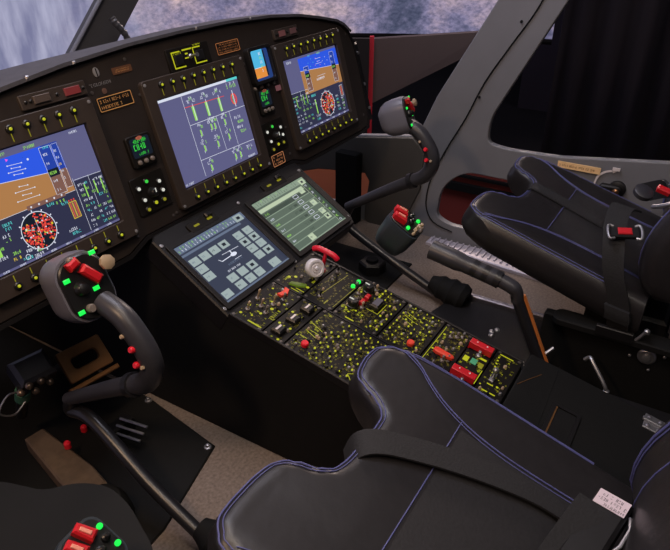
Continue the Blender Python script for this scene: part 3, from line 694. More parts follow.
# ================================================================== PEDESTAL MODULES
rnd=random.Random(7)
def toggle(par,x,y,mat=steel,h=.016,tip=None,lean=0,nm='toggle_switch'):
    b=B(); M=Tm(x,y,.003)@Matrix.Rotation(R(lean),4,'X')
    b.lathe([(.0048,0),(.0048,.003),(.003,.004)],12,0,M); b.lathe([(.0016,.003),(.0024,h*.8),(.0032,h),(.0018,h+.003)],10,1,M); return ob(nm,b,[knobg,tip or mat],par)
def button(par,x,y,w=.005,h=.005,mat=None,nm='push_button',z=.0055):
    b=B(); b.box(x-w/2,x+w/2,y-h/2,y+h/2,.003,z,0,.0008); return ob(nm,b,mat or knobm,par)
def guard(par,x,y,rot=0):
    M=Tm(x,y,.003)@Matrix.Rotation(rot,4,'Z')@Matrix.Scale(.86,4)
    g=B(); g.M=M
    g.box(-.028,.028,-.009,.009,.017,.021,0,.001); g.box(-.028,.028,-.010,-.007,.004,.02,0); g.box(-.028,-.024,-.009,.009,.0,.019,0)
    o=ob('switch_guard',g,red_m,par,bevel=.001)
    b=B(); b.M=M; b.lathe([(.002,.021),(.002,.0225),(.001,.023)],8,0,Tm(.012,0,0)); b.lathe([(.002,.021),(.002,.0225),(.001,.023)],8,0,Tm(-.012,0,0)); ob('rivet',b,whitem,o)
    b=B(); b.M=M; b.lathe([(.007,0),(.007,.005),(.005,.007)],14,0,Tm(.004,-.019,0)); b.lathe([(.003,.007),(.004,.015),(.002,.017)],12,0,Tm(.004,-.019,0)); ob('toggle_switch',b,steel,par)
def module(x0,x1,d0,d1,label,name='control_module'):
    t=pth(M3,A3,name,label,'control panel',(x0+x1)/2,-(d0+d1)/2,-.003)
    w=(x1-x0)/2-.001; h=(d1-d0)/2-.0008
    b=B(); b.prism(rr(-w,w,-h,h,.002,2),-.004,.003,0,.0008); ob('face_plate',b,plate_m,t)
    for sx in (-1,1):
        for sy in (-1,1):
            b=B(); b.lathe([(.0035,.003),(.0035,.0042),(.0018,.0046)],10,0,Tm(sx*(w-.006),sy*(h-.006),0)); ob('fastener',b,pm('fastener_dark',(92,86,82),.45,.5),t)
    b=B(); rg=random.Random(int(x0*1000+d0*7000)); 
    for k in range(int((16000 if d0>.12 and d0<.4 else 7000)*w*h*4)):
        a_=rg.uniform(-w+.004,w-.010); h_=rg.choice([.0028,.003,.0045]); b.scrib(a_,a_+h_*1.4,rg.uniform(-h+.004,h-.007),h_,.0034,0,k)
    ob('fine_print',b,yel3 if d0<.39 else yel2,t,smooth=False)
    for k in range(int(1500*w*h*4) if d0>.12 and d0<.4 else 5):
        mm=rg.choice([knobg,knobm,knobm,tan_m,steel]); r_=rg.uniform(.0022,.0036); px,py=rg.uniform(-w+.008,w-.008),rg.uniform(-h+.007,h-.007)
        b=B(); b.lathe([(r_*1.2,.003),(r_,.007),(r_*.6,.0085)],10,0,Tm(px,py,0)); ob('small_knob',b,mm,t)
    cx=(x0+x1)/2; cy=-(d0+d1)/2
    return t,(lambda x,d:(x-cx,-d-cy)),w,h
def legend(t,items,mat=yel,z=.0036):
    b=B()
    for it in items:
        if it[0]=='t': _,x,y,n,h,sd=it; b.scrib(x,x+n*h*.7,y,h,z,0,sd)
        elif it[0]=='r': b.rect(it[1],it[2],it[3],it[4],z)
        elif it[0]=='l':
            a=Vector(it[1:3]);c=Vector(it[3:5]);d=(c-a).normalized();n=Vector((-d.y,d.x))*.0006; b.flat([tuple(a-n),tuple(c-n),tuple(c+n),tuple(a+n)],z)
        elif it[0]=='d': b.flat([(it[1]+it[3]*.62*math.cos(k*.785),it[2]+it[3]*.62*math.sin(k*.785)) for k in range(8)],z)
    return ob('backlit_legend',b,mat,t,smooth=False)
def dots(t,pts,mat=yel):
    for (x,y,r) in pts:
        r*=.62*(.65+.6*abs(math.sin(x*911+y*577)))
        b=B(); b.lathe([(r*1.8,.003),(r*1.8,.0048),(r*1.4,.0052)],10,0,Tm(x,y,0)); b.lathe([(r,.005),(r,.0075),(r*.6,.0082)],10,1,Tm(x,y,0)); ob('push_button',b,[knobm,mat],t)
# --- left column
t,q,w,h=module(-.248,-.103,.0,.076,'pedestal panel at the front left corner with tan toggles and an orange red mark','engine_switch_panel')
for (x,d,hh,m_) in ((-.212,.018,.02,tan_m),(-.173,.012,.024,tan_m),(-.187,.032,.02,tan_m),(-.166,.046,.026,tan_m),(-.196,.050,.018,knobg),(-.140,.052,.018,knobg)): toggle(t,*q(x,d),h=hh,tip=m_,lean=8)
L=[]
for (x,d,r) in ((-.228,.014,.005),(-.199,.012,.006),(-.204,.044,.005),(-.178,.052,.006),(-.160,.040,.005),(-.220,.035,.004),(-.150,.062,.004),(-.125,.015,.004)): L.append(('d',*q(x,d),r))
x,y=q(-.238,.05); L+= [('r',x,x+.0035,y-.02,y+.012)]; x,y=q(-.205,.070); L+=[('t',x,y,8,.006,3)]
for k in range(10): xx,yy=q(-.235+.012*k,.062+.006*(k%2)); L.append(('t',xx,yy,1,.005,k+9))
for k in range(8): xx,yy=q(-.232+.014*k,.028+.006*(k%3)); L.append(('t',xx,yy,1,.006,k+29))
legend(t,L)
b=B(); x,y=q(-.122,.040); b.M=Tm(x,y,.0032)
b.prism([(-.014,-.004),(0,-.010),(.014,-.004),(.014,.007),(.004,.003),(-.004,.003),(-.014,.007)],0,.006,0,.001); ob('guard_tab',b,redorange,t)
t,q,w,h=module(-.248,-.103,.077,.126,'left column pedestal panel with a row of three white marked black rockers','rocker_switch_panel')
for (x,d) in ((-.222,.100),(-.178,.103),(-.133,.106)):
    xx,yy=q(x,d); b=B(); b.box(xx-.011,xx+.011,yy-.011,yy+.011,.003,.014,0,.003); r_=ob('rocker_switch',b,knobm,t)
    b=B(); b.box(xx-.008,xx+.008,yy-.001,yy+.003,.014,.0148,0); ob('white_line',b,whitem,r_)
L=[]
for (x,d) in ((-.240,.112),(-.200,.112),(-.156,.112),(-.200,.087),(-.156,.087),(-.110,.112)): L.append(('d',*q(x,d),.0048)); xx,yy=q(x-.004,d-.012); L.append(('t',xx,yy,2,.004,int(d*900)))
legend(t,L)
t,q,w,h=module(-.248,-.103,.127,.292,'long left column pedestal keypad panel with red round button near its outer edge','keypad_panel')
b=B(); x,y=q(-.218,.158); b.lathe([(.0075,.003),(.0075,.009),(.006,.011)],16,0,Tm(x,y,0)); ob('red_button',b,redbtn,t)
pts=[]
for i in range(7):
    for j in range(7):
        if rnd.random()<.86: x,y=q(-.233+.0195*i+rnd.uniform(-.001,.001),.178+.0165*j); pts.append((x,y,.0026))
dots(t,pts)
L=[]
for k in range(6):
    x,y=q(-.20+.012*k,.145); 
    if k<4: L.append(('l',x,y-.018,x+.008*(k%2),y+.010))
for k in range(26):
    x,y=q(-.24+.13*rnd.random(),.133+.03*rnd.random()); L.append(('t',x,y,rnd.choice([1,2]),.0045,k+3))
for k in range(22):
    x,y=q(-.238+.0195*(k%7),.187+.0165*(k//7*2)); L.append(('t',x-.004,y,2,.0035,k+31))
x,y=q(-.226,.272); L+=[('l',x-.012,y,x,y+.014),('l',x,y+.014,x+.012,y),('l',x-.012,y,x+.012,y)]
legend(t,L)
t,q,w,h=module(-.248,-.103,.293,.40,'left column pedestal panel with angular yellow lines next to the near seat cushion','trim_panel')
L=[]
for k in range(3):
    x,y=q(-.226+.045*k,.315); L+=[('l',x-.012,y-.006,x,y+.010),('l',x,y+.010,x+.012,y-.004),('l',x-.010,y-.012,x+.006,y-.012),('d',x,y,.003),('t',x-.01,y+.012,3,.004,k+2)]
for k in range(18): x,y=q(-.24+.13*rnd.random(),.33+.06*rnd.random()); L.append(('t',x,y,2,.004,k+3))
legend(t,L); dots(t,[(*q(-.235+.03*i,.35+.02*j),.003) for i in range(4) for j in range(2)])
for k in range(3): knob(t,*q(-.22+.045*k,.385),.007,.012,knobm,.003)
t,q,w,h=module(-.248,-.103,.401,.51,'rearmost left column pedestal panel, partly behind the near seat cushion','radio_panel')
for k in range(3): knob(t,*q(-.22+.045*k,.43),.008,.013,knobm,.003)
legend(t,[('t',*q(-.24+.022*(k%6),.45+.014*(k//6)),2,.004,k+1) for k in range(20)])
# --- right column
t,q,w,h=module(-.102,.044,.0,.070,'pedestal panel at the front carrying the silver wheel and the red T handle','wheel_brake_panel')
# landing gear selector wheel
M=Tm(*q(-.030,.052),.026)@Matrix.Rotation(R(-42),4,'Y')@Matrix.Rotation(R(48),4,'X')
b=B(); b.M=M; b.lathe([(.0195,-.008),(.0205,-.006),(.0205,.006),(.0185,.009),(.0145,.0095),(.014,.007),(.010,.007),(.009,.0095),(.0045,.0095),(.003,.012)],28); ob('selector_wheel',b,pm('wheel_pale_grey',(222,220,226),.35,.1),t)
b=B(); x,y=q(-.030,.052); b.lathe([(.004,.003),(.003,.022)],10,0,Tm(x,y,0)); b.tube([(x,y,.004),(x-.002,y-.012,.008),(x-.012,y-.014,.010)],.003,8); ob('selector_stem',b,alu,t)
b=B(); x,y=q(-.078,.046); b.M=Tm(x,y,.003)@Matrix.Rotation(R(-62),4,'Z')@Matrix.Scale(.9,4); b.prism([(-.022,-.004),(.0,-.008),(.018,-.004),(.020,.002),(.006,.004),(-.016,.004)],0,.007,0,.002); ob('release_lever',b,em('lever_lime',(92,112,28),.7),t)
L=[('d',*q(-.068,.016),.006),('d',*q(-.058,.026),.006),('t',*q(-.082,.018),3,.006,4),('d',*q(-.07,.065),.006),('t',*q(-.05,.066),3,.005,5)]
x,y=q(-.097,.055); L.append(('r',x,x+.002,y-.012,y+.014)); x,y=q(-.09,.06); L.append(('r',x,x+.002,y-.008,y+.012))
legend(t,L)
# T handle
b=B(); x,y=q(.003,.054); b.tube([(x,y,.003),(x,y,.050)],.0042,12); b.lathe([(.008,.003),(.007,.008)],14,0,Tm(x,y,0))
b.tube(smoothpath([(x-.002,y+.030,.046),(x-.001,y+.020,.0525),(x,y,.054),(x+.001,y-.020,.0525),(x+.002,y-.030,.046)],4),[.0055]+[.0062]*15+[.0055],12)
ob('t_handle',b,pm('t_handle_red',(215,22,52),.35),t)
t,q,w,h=module(-.102,.044,.071,.143,'right column pedestal panel with parallel dotted yellow rows and two green lamps','fuel_panel')
L=[]
for r_,(xa,da,xb,db) in enumerate(((-.068,.062,.012,.078),(-.068,.085,.028,.093),(-.08,.108,.018,.110),(-.085,.126,.002,.128))):
    for k in range(9):
        x=xa+(xb-xa)*k/8; d=da+.012+(db-da)*k/8; L.append(('d',*q(x,d),.0019))
    if r_%2: L.append(('l',*q(xa,da+.012),*q(xb,db+.012)))
x,y=q(-.083,.085); L+=[('t',x,y,4,.005,3)]; x,y=q(-.09,.12); L+=[('r',x,x+.016,y,y+.003)]; L+=[('d',*q(.034,.099),.003),('d',*q(-.085,.112),.003)]
legend(t,L,yel2)
for d_,x_ in ((.134,.002),(.135,.024)):
    b=B(); b.lathe([(.0048,.003),(.0048,.007),(.0035,.009)],14,0,Tm(*q(x_,d_),0)); ob('green_lamp',b,grl,t)
toggle(t,*q(.022,.083),knobm,.014); toggle(t,*q(-.076,.10),knobm,.014)
t,q,w,h=module(-.102,.044,.144,.248,'right column pedestal panel with two dark knobs, red guards and small grey window','hydraulic_panel')
for (x,d) in ((.015,.165),(-.052,.165)): knob(t,*q(x,d),.0115,.016,knobm,.003); toggle(t,*q(x+.016,d+.002),knobg,.012)
for (x,d) in ((-.012,.178),(-.034,.178)):
    x,y=q(x,d); b=B(); b.box(x-.007,x+.007,y-.005,y+.005,.003,.014,0,.002); ob('red_guard',b,red_m,t)
for (x,d) in ((-.045,.184),(.028,.178),(-.01,.155)): toggle(t,*q(x,d),h=.014,tip=tan_m)
x,y=q(-.018,.204); b=B(); b.M=Tm(x,y,.003); b.box(-.017,.017,-.010,.010,0,.012,0,.003); wn=ob('display_window',b,knobm,t)
b=B(); b.M=Tm(x,y,.003); b.box(-.013,.013,-.007,.007,.012,.0126,0); ob('window_glass',b,pm('window_grey',(120,118,130),.15,.3),wn)
L=[]
x0_,y0_=q(-.04,.218); L+=[('l',x0_,y0_,x0_+.042,y0_),('l',x0_,y0_,x0_,y0_+.026)]
for (x,d) in ((.009,.153),(-.067,.154),(-.065,.192),(-.062,.175),(.02,.19),(.0,.152),(-.075,.165)): xx,yy=q(x,d); L+=[('t',xx-.006,yy,3,.006,int(d*1000)),('d',xx,yy-.004,.004)]
for k in range(12): x,y=q(-.095+.13*rnd.random(),.15+.09*rnd.random()); L.append(('t',x,y,2,.0045,k+50))
x,y=q(-.095,.18); L.append(('r',x,x+.003,y-.012,y+.008)); legend(t,L)
dots(t,[(*q(-.085+.021*i,.226+.0145*(j)),.0028) for i in range(6) for j in range(2)]+[(*q(.01+.014*i,.195+.014*j),.0028) for i in range(3) for j in range(2)])
t,q,w,h=module(-.102,.044,.249,.340,'right column keypad panel with one orange red button at its inner edge','keypad_panel')
b=B(); x,y=q(-.072,.311); b.lathe([(.0075,.003),(.0075,.009),(.006,.011)],16,0,Tm(x,y,0)); ob('red_button',b,redorange,t)
dots(t,[(*q(-.092+.0155*i,.258+.0135*j),.0024) for i in range(9) for j in range(6) if (i+j*3)%7 and not (i<2 and 3<=j<=4)])
L=[('l',*q(-.02+.012*k,.29),*q(-.012+.012*k,.262)) for k in range(3)]
for k in range(22): x,y=q(-.098+.13*rnd.random(),.254+.08*rnd.random()); L.append(('t',x,y,1,.005,k+70))
legend(t,L)
t,q,w,h=module(-.102,.044,.341,.403,'right column pedestal panel with a long orange red lever handle','emergency_lever_panel')
M=Tm(*q(-.060,.376),.003)@Matrix.Rotation(R(-90),4,'Z')@Matrix.Scale(.8,4)
b=B(); b.M=M; b.prism([(-.026,-.006),(-.018,-.009),(.010,-.008),(.024,-.005),(.027,0),(.024,.005),(.010,.008),(-.018,.009),(-.026,.006)],.008,.018,0,.003); b.cyl(.005,0,.009,12); ob('lever_handle',b,redorange,t)
for (x,d,m_) in ((-.070,.380,knobg),(.014,.376,knobg),(.022,.386,steel),(-.062,.388,steel),(.006,.366,knobg)): toggle(t,*q(x,d),h=.012,tip=m_)
legend(t,[('d',*q(.005,.352),.0045),('d',*q(.021,.360),.0045),('d',*q(.021,.39),.004),('d',*q(-.073,.352),.0045),('d',*q(-.05,.350),.004),('d',*q(-.084,.39),.0045),('t',*q(-.01,.358),3,.005,4),('t',*q(-.03,.352),3,.005,14),('d',*q(-.008,.39),.003),('l',*q(-.09,.346),*q(.03,.346))])
t,q,w,h=module(-.102,.044,.404,.455,'right column pedestal panel with two red guarded switches and a green square','guarded_switch_panel')
guard(t,*q(.010,.4285),R(-90)); guard(t,*q(-.085,.4285),R(-90))
x,y=q(-.028,.430); b=B(); b.box(x-.007,x+.007,y-.006,y+.006,.003,.0065,0,.001); ob('green_square',b,em('pale_green_key',(75,150,110),.8),t)
for (x,d,mm) in ((-.03,.414,yel),(-.0305,.445,yel2)):
    x,y=q(x,d); b=B(); b.box(x-.0065,x+.0065,y-.005,y+.005,.003,.0065,0,.001); ob('lit_key',b,mm,t)
L=[('r',q(-.012,0)[0],q(-.006,0)[0],q(0,.45)[1],q(0,.428)[1]),('t',*q(-.05,.45),3,.005,8),('t',*q(-.05,.412),2,.005,18),('r',q(-.085,0)[0],q(-.04,0)[0],q(0,.4535)[1],q(0,.452)[1])]
legend(t,L)
t,q,w,h=module(-.102,.044,.456,.511,'rear pedestal panel with yellow curved scale and a silver lever','landing_lever_panel')
L=[]
for k in range(7): L.append(('d',*q(.020-.01*k,.466+.001*k),.0035))
x,y=q(.030,.475); L.append(('r',x,x+.003,y-.018,y+.010)); x,y=q(-.088,.478); L.append(('r',x,x+.003,y-.018,y+.012)); x,y=q(-.066,.478); L.append(('r',x,x+.003,y-.006,y+.006)); L.append(('d',*q(-.062,.492),.0045)); L.append(('d',*q(-.075,.462),.003))
for k in range(4): L.append(('d',*q(.018-.02*k,.488),.002))
legend(t,L)
b=B(); x,y=q(-.040,.476); b.box(x-.016,x+.016,y-.005,y+.005,.003,.006,0,.001); b.lathe([(.004,.003),(.0032,.018),(.0055,.022),(.0055,.028),(.003,.031)],14,0,Tm(x-.006,y,0)); ob('selector_lever',b,steel,t)

# ================================================================== FLOOR MATS
b=B(); b.prism([(-.299,-.171),(-.262,.06),(-.25,.77),(-1.08,.77),(-1.0,-.26),(-.507,-.229)],.0,.006,0,.002)
o=ob('floor_mat',b,mat_m); tag(o,'flat black floor mat in front of the near seat, left of the pedestal','floor mat')
b=B(); b.prism([(.08,-.19),(.637,-.187),(.64,.77),(.07,.77)],.0,.006,0,.002)
o=ob('floor_mat',b,mat_m); tag(o,'flat black floor mat in the right footwell, beyond the touchscreens','floor mat')
for (x,y,l) in ((-.312,-.163,'steel snap fastener on the rear corner of the near floor mat'),(-.272,.052,'steel snap fastener on the near floor mat beside the pedestal side')):
    t=thing('snap_fastener',l,'fastener',(x,y,.006)); b=B(); b.lathe([(.008,0),(.008,.003),(.0055,.004)],14); ob('base_ring',b,steel,t); b=B(); b.lathe([(.0045,.003),(.004,.009),(.002,.010)],12); ob('stud',b,steel,t)
# front bulkhead under the panel
b=B(); b.box(-1.1,.84,.78,.84,0,.42); struct(ob('wall_front',b,pm('bulkhead_black',(18,18,20),.8),smooth=False))

# ================================================================== CYCLIC STICKS
def fit_frame(c,n,up):
    n=Vector(n).normalized(); x=Vector(up).cross(n).normalized(); y=n.cross(x)
    return Matrix(((x.x,y.x,n.x,c[0]),(x.y,y.y,n.y,c[1]),(x.z,y.z,n.z,c[2]),(0,0,0,1)))
def cyclic(sx,oy,oz,fn,hx,label):
    t=thing('cyclic_stick',label,'control stick',(sx,-.42,0))
    def p(y,z,x=0,f=1): return (x,y+oy*f+.42,z+oz*f)
    dx=-.02 if sx<0 else 0
    b=B(); b.tube(smoothpath([(dx,.42-.335,.030),(dx*.7,.42-.20,.088),(0,.42-.05,.16),p(-.035,.20),p(-.048,.232)],6),.0128,14); ob('lever_tube',b,tube_m,t)
    b=B(); 
    pts=[(dx,.42-.43+.016*i,.034+.0035*i) for i in range(8)]
    b.tube(pts,[.034,.042,.037,.041,.033,.035,.026,.020],16); ob('rubber_boot',b,matte_m,t)
    arm=smoothpath([p(-.036,.228),p(-.10,.268),p(-.175,.315),p(-.235,.350),p(-.272,.372),p(-.292,.405),p(-.290,.435),p(-.272,.465),p(-.245,.492),p(-.205,.505)],4)
    n=len(arm); b=B(); b.tube(arm,[.0125+.0065*min(1,i/(n*.45)) for i in range(n)],16)
    ob('arm',b,grip_m,t)
    b=B(); a0=Vector(arm[int(n*.33)]); a1=Vector(arm[int(n*.33)+1]); d=(a1-a0).normalized(); b.tube([tuple(a0-d*.004),tuple(a0+d*.010)],.0215,18); ob('collar',b,tube_m,t)
    for q_,r_ in ((-.280,.452),(-.284,.424)):
        c=Vector(p(q_,r_,-.017)); b=B(); b.M=fit_frame(c,(-1,.1,.35),(0,0,1)); b.lathe([(.0055,0),(.0055,.006),(.0042,.008)],12); ob('red_button',b,redbtn,t)
    for q_,r_ in ((-.262,.470),(-.296,.424)):
        c=Vector(p(q_,r_,-.018)); b=B(); b.M=fit_frame(c,(-1,.1,.35),(0,0,1)); b.lathe([(.0035,0),(.0035,.004),(.0028,.005)],10); ob('screw',b,tan_m,t)
    # head: rounded shell, face looks up and aft
    F=fit_frame(p(-.185+(-.03 if sx>0 else 0),.532,hx),fn,(0,.3,1))@Matrix.Scale(.92 if sx>0 else 1.1,4); 
    b=B(); b.M=F; outl_=rr(-.034,.040,-.05,.048,.03,6); vs=[];lv=[(0,1),(-.012,1.04),(-.035,1.04),(-.055,.98),(-.070,.82),(-.080,.55)]
    m_=len(outl_); 
    for z,s_ in lv: vs+=[(x*s_,y*s_,z) for x,y in outl_]
    fs=[tuple(range(m_))]+[(l*m_+i,(l+1)*m_+i,(l+1)*m_+(i+1)%m_,l*m_+(i+1)%m_) for l in range(len(lv)-1) for i in range(m_)]+[tuple(range(len(lv)*m_-1,(len(lv)-1)*m_-1,-1))]
    b.add(vs,fs); ob('grip_shell',b,pm('grip_shell_grey',(104,104,116),.36,bump=.06,nscale=60),t)
    b=B(); b.M=F; b.prism(rr(-.031,.037,-.047,.045,.028,6),0,.006,0,.002); fp=ob('switch_face',b,knobm,t)
    def at(x,y,z=.006): return F@Tm(x,y,z)
    b=B(); b.M=at(.012,.014)@Matrix.Rotation(R(35),4,'Z'); b.box(-.007,.007,-.016,.016,0,.011,0,.003); ob('red_cover',b,red_m,t)
    b=B(); b.M=at(-.006,.036)@Matrix.Rotation(R(20),4,'Z'); b.box(-.009,.009,-.006,.006,0,.011,0,.003); ob('red_cover',b,red_m,t)
    for (x,y) in ((-.022,.018),(.028,.040),(.012,-.008),(-.022,-.030)):
        b=B(); b.M=at(x,y); b.box(-.0045,.0045,-.003,.003,0,.003,0,.001); ob('green_light',b,grl,t)
    b=B(); b.M=at(-.008,.0); b.lathe([(.011,0),(.010,.004),(.006,.008),(.0075,.012),(.003,.014)],14); ob('hat_switch',b,knobm,t)
    b=B(); b.M=at(-.008,-.030); b.lathe([(.0065,0),(.0065,.006),(.005,.008)],14); ob('grey_button',b,knobg,t)
    b=B(); b.M=at(.038,.020); b.lathe([(.006,0),(.006,.006),(.011,.008),(.011,.014),(.007,.016)],8); ob('trim_hat',b,tan_m,t)
    b=B(); b.M=at(-.006,.042); b.lathe([(.005,0),(.005,.006),(.003,.008)],12); ob('grey_button',b,knobg,t)
    b=B(); b.M=at(.020,-.034,.0); b.lathe([(.013,-.01),(.012,.006),(.008,.010)],16); ob('side_knob',b,grip_m,t)
    return t
cyclic(.48,0,0,(.22,-.88,.35),0,'black curved control stick with grey grip in front of the right seat')
cyclic(-.48,.05,-.042,(-.12,-.9,.38),-.012,'black curved control stick with green lights in front of the near left seat')

# ================================================================== COLLECTIVES
def collective(x,oy,oz,label,hs=.92):
    t=thing('collective_lever',label,'control lever',(x,-.73+oy,oz))
    def p(y,z,dx=0): return (dx,y+.73,z)
    b=B(); b.tube([p(-.785,.028),p(-.645,.315)],.0125,14); ob('lever_tube',b,tube_m,t)
    b=B(); b.tube([p(-.795,.028,.0085),p(-.657,.312,.0085)],.0068,8); ob('worn_edge',b,orange_highlight,t,label='worn copper coloured edge of the lever')  # orange strip stands in for the highlight on the lever tube
    b=B(); b.tube(smoothpath([p(-.650,.300),p(-.645,.322),p(-.624,.334),p(-.565,.346),p(-.50,.358),p(-.455,.366)],4),[.013]*5+[.015]*5+[.018]*5+[.021]*6,14,0); ob('grip',b,grip_m,t)
    for y in (-.61,-.585,-.56):
        b=B(); b.tube([p(y,.337+(.61+y)*.2),p(y+.012,.340+(.61+y)*.2)],.0185,16); ob('collar',b,tube_m,t)
    F=fit_frame(p(-.395,.412),(.05,-.55,.83),(-.1,1,.4))@Matrix.Scale(hs,4)
    b=B(); b.M=F; outl_=rr(-.038,.038,-.040,.045,.02,5); m_=len(outl_); vs=[]; lv=[(0,1),(-.01,1.03),(-.05,.97),(-.075,.8),(-.085,.5)]
    for z,s_ in lv: vs+=[(a*s_,c*s_,z) for a,c in outl_]
    fs=[tuple(range(m_))]+[(l*m_+i,(l+1)*m_+i,(l+1)*m_+(i+1)%m_,l*m_+(i+1)%m_) for l in range(len(lv)-1) for i in range(m_)]+[tuple(range(len(lv)*m_-1,(len(lv)-1)*m_-1,-1))]
    b.add(vs,fs); ob('head_shell',b,pm('head_shell_slate',(50,58,66),.35),t)
    b=B(); b.M=F; b.prism(rr(-.034,.034,-.036,.041,.018,5),0,.004,0,.001); ob('switch_face',b,knobm,t)
    for (a,c,rz) in ((-.019,.022,20),(.005,.030,20)):
        b=B(); b.M=F@Tm(a,c,.004)@Matrix.Rotation(R(rz),4,'Z'); b.prism([(-.0095,-.017),(.0095,-.017),(.0075,.015),(-.0075,.015)],0,.015,0,.003)
        g_=ob('red_cover',b,red_m,t); b=B(); b.M=F@Tm(a,c,.019)@Matrix.Rotation(R(rz),4,'Z'); b.box(-.003,.003,-.010,.008,0,.002,0,.0008); ob('cover_mark',b,pm('salmon_mark',(235,150,130),.5),g_)
    for (a,c) in ((-.022,-.008),(.028,-.016),(.028,.020)):
        b=B(); b.M=F@Tm(a,c,.004); b.lathe([(.0046,0),(.0046,.004),(.003,.006)],12); ob('green_light',b,grl,t)
    for (a,c,mm,r_) in ((.004,-.006,knobm,.008),(.022,.002,knobm,.007),(-.008,-.024,tan_m,.0045),(.012,-.028,tan_m,.008),(-.026,-.026,tan_m,.004),(.002,-.034,knobg,.004)):
        b=B(); b.M=F@Tm(a,c,.004); b.lathe([(r_,0),(r_*.9,.006),(r_*.5,.008),(r_*.6,.013),(r_*.3,.015)],12); ob('switch',b,mm,t)
    return t
collective(.12,0,0,'collective lever between pedestal and right seat with two red switch covers')
collective(-.75,-.03,-.05,'collective lever beside the near left seat, only its red covered head in view',.8)

# ================================================================== SEATS
YF=[(-.228,-.075),(-.222,-.045),(-.210,-.022),(-.19,-.006),(-.16,-.001),(-.12,0),(-.09,-.004),(-.072,-.013),(-.058,-.030),(-.047,-.056),(-.035,-.070),(-.015,-.075),(.02,-.077),(.055,-.078),(.078,-.076),(.092,-.062),(.102,-.040),(.112,-.020),(.13,-.008),(.16,-.003),(.19,-.006),(.21,-.020),(.225,-.045),(.236,-.08)]
def yf(x):
    if x<=YF[0][0]: return YF[0][1]
    for (a,b_),(c,d) in zip(YF,YF[1:]):
        if x<=c: return b_+(d-b_)*(x-a)/(c-a)
    return YF[-1][1]
X0,X1=-.228,.236; CY=-.42
def stz(x,y):
    # cushion top above the seat plane: bolsters outside, sunken centre panel
    s=0; xc=x-.004
    k=abs(xc)
    s+=.006*max(0,min(1,(k-.12)/.07))**1.5 if k>.12 else 0
    f=max(0,min(1,(y+.14)/.10)); s-=.004*f
    dl=min(x-X0,X1-x,(yf(x)-y)*.9)
    # nearest distance to the notched front outline
    for px,py in YF: dl=min(dl,math.hypot(x-px,y-py))
    r=.026
    if dl<r: s-=r*(1-math.sqrt(max(0,1-((r-dl)/r)**2)))
    return s,dl
def sz(x,y): return .30*y+stz(x,y)[0]
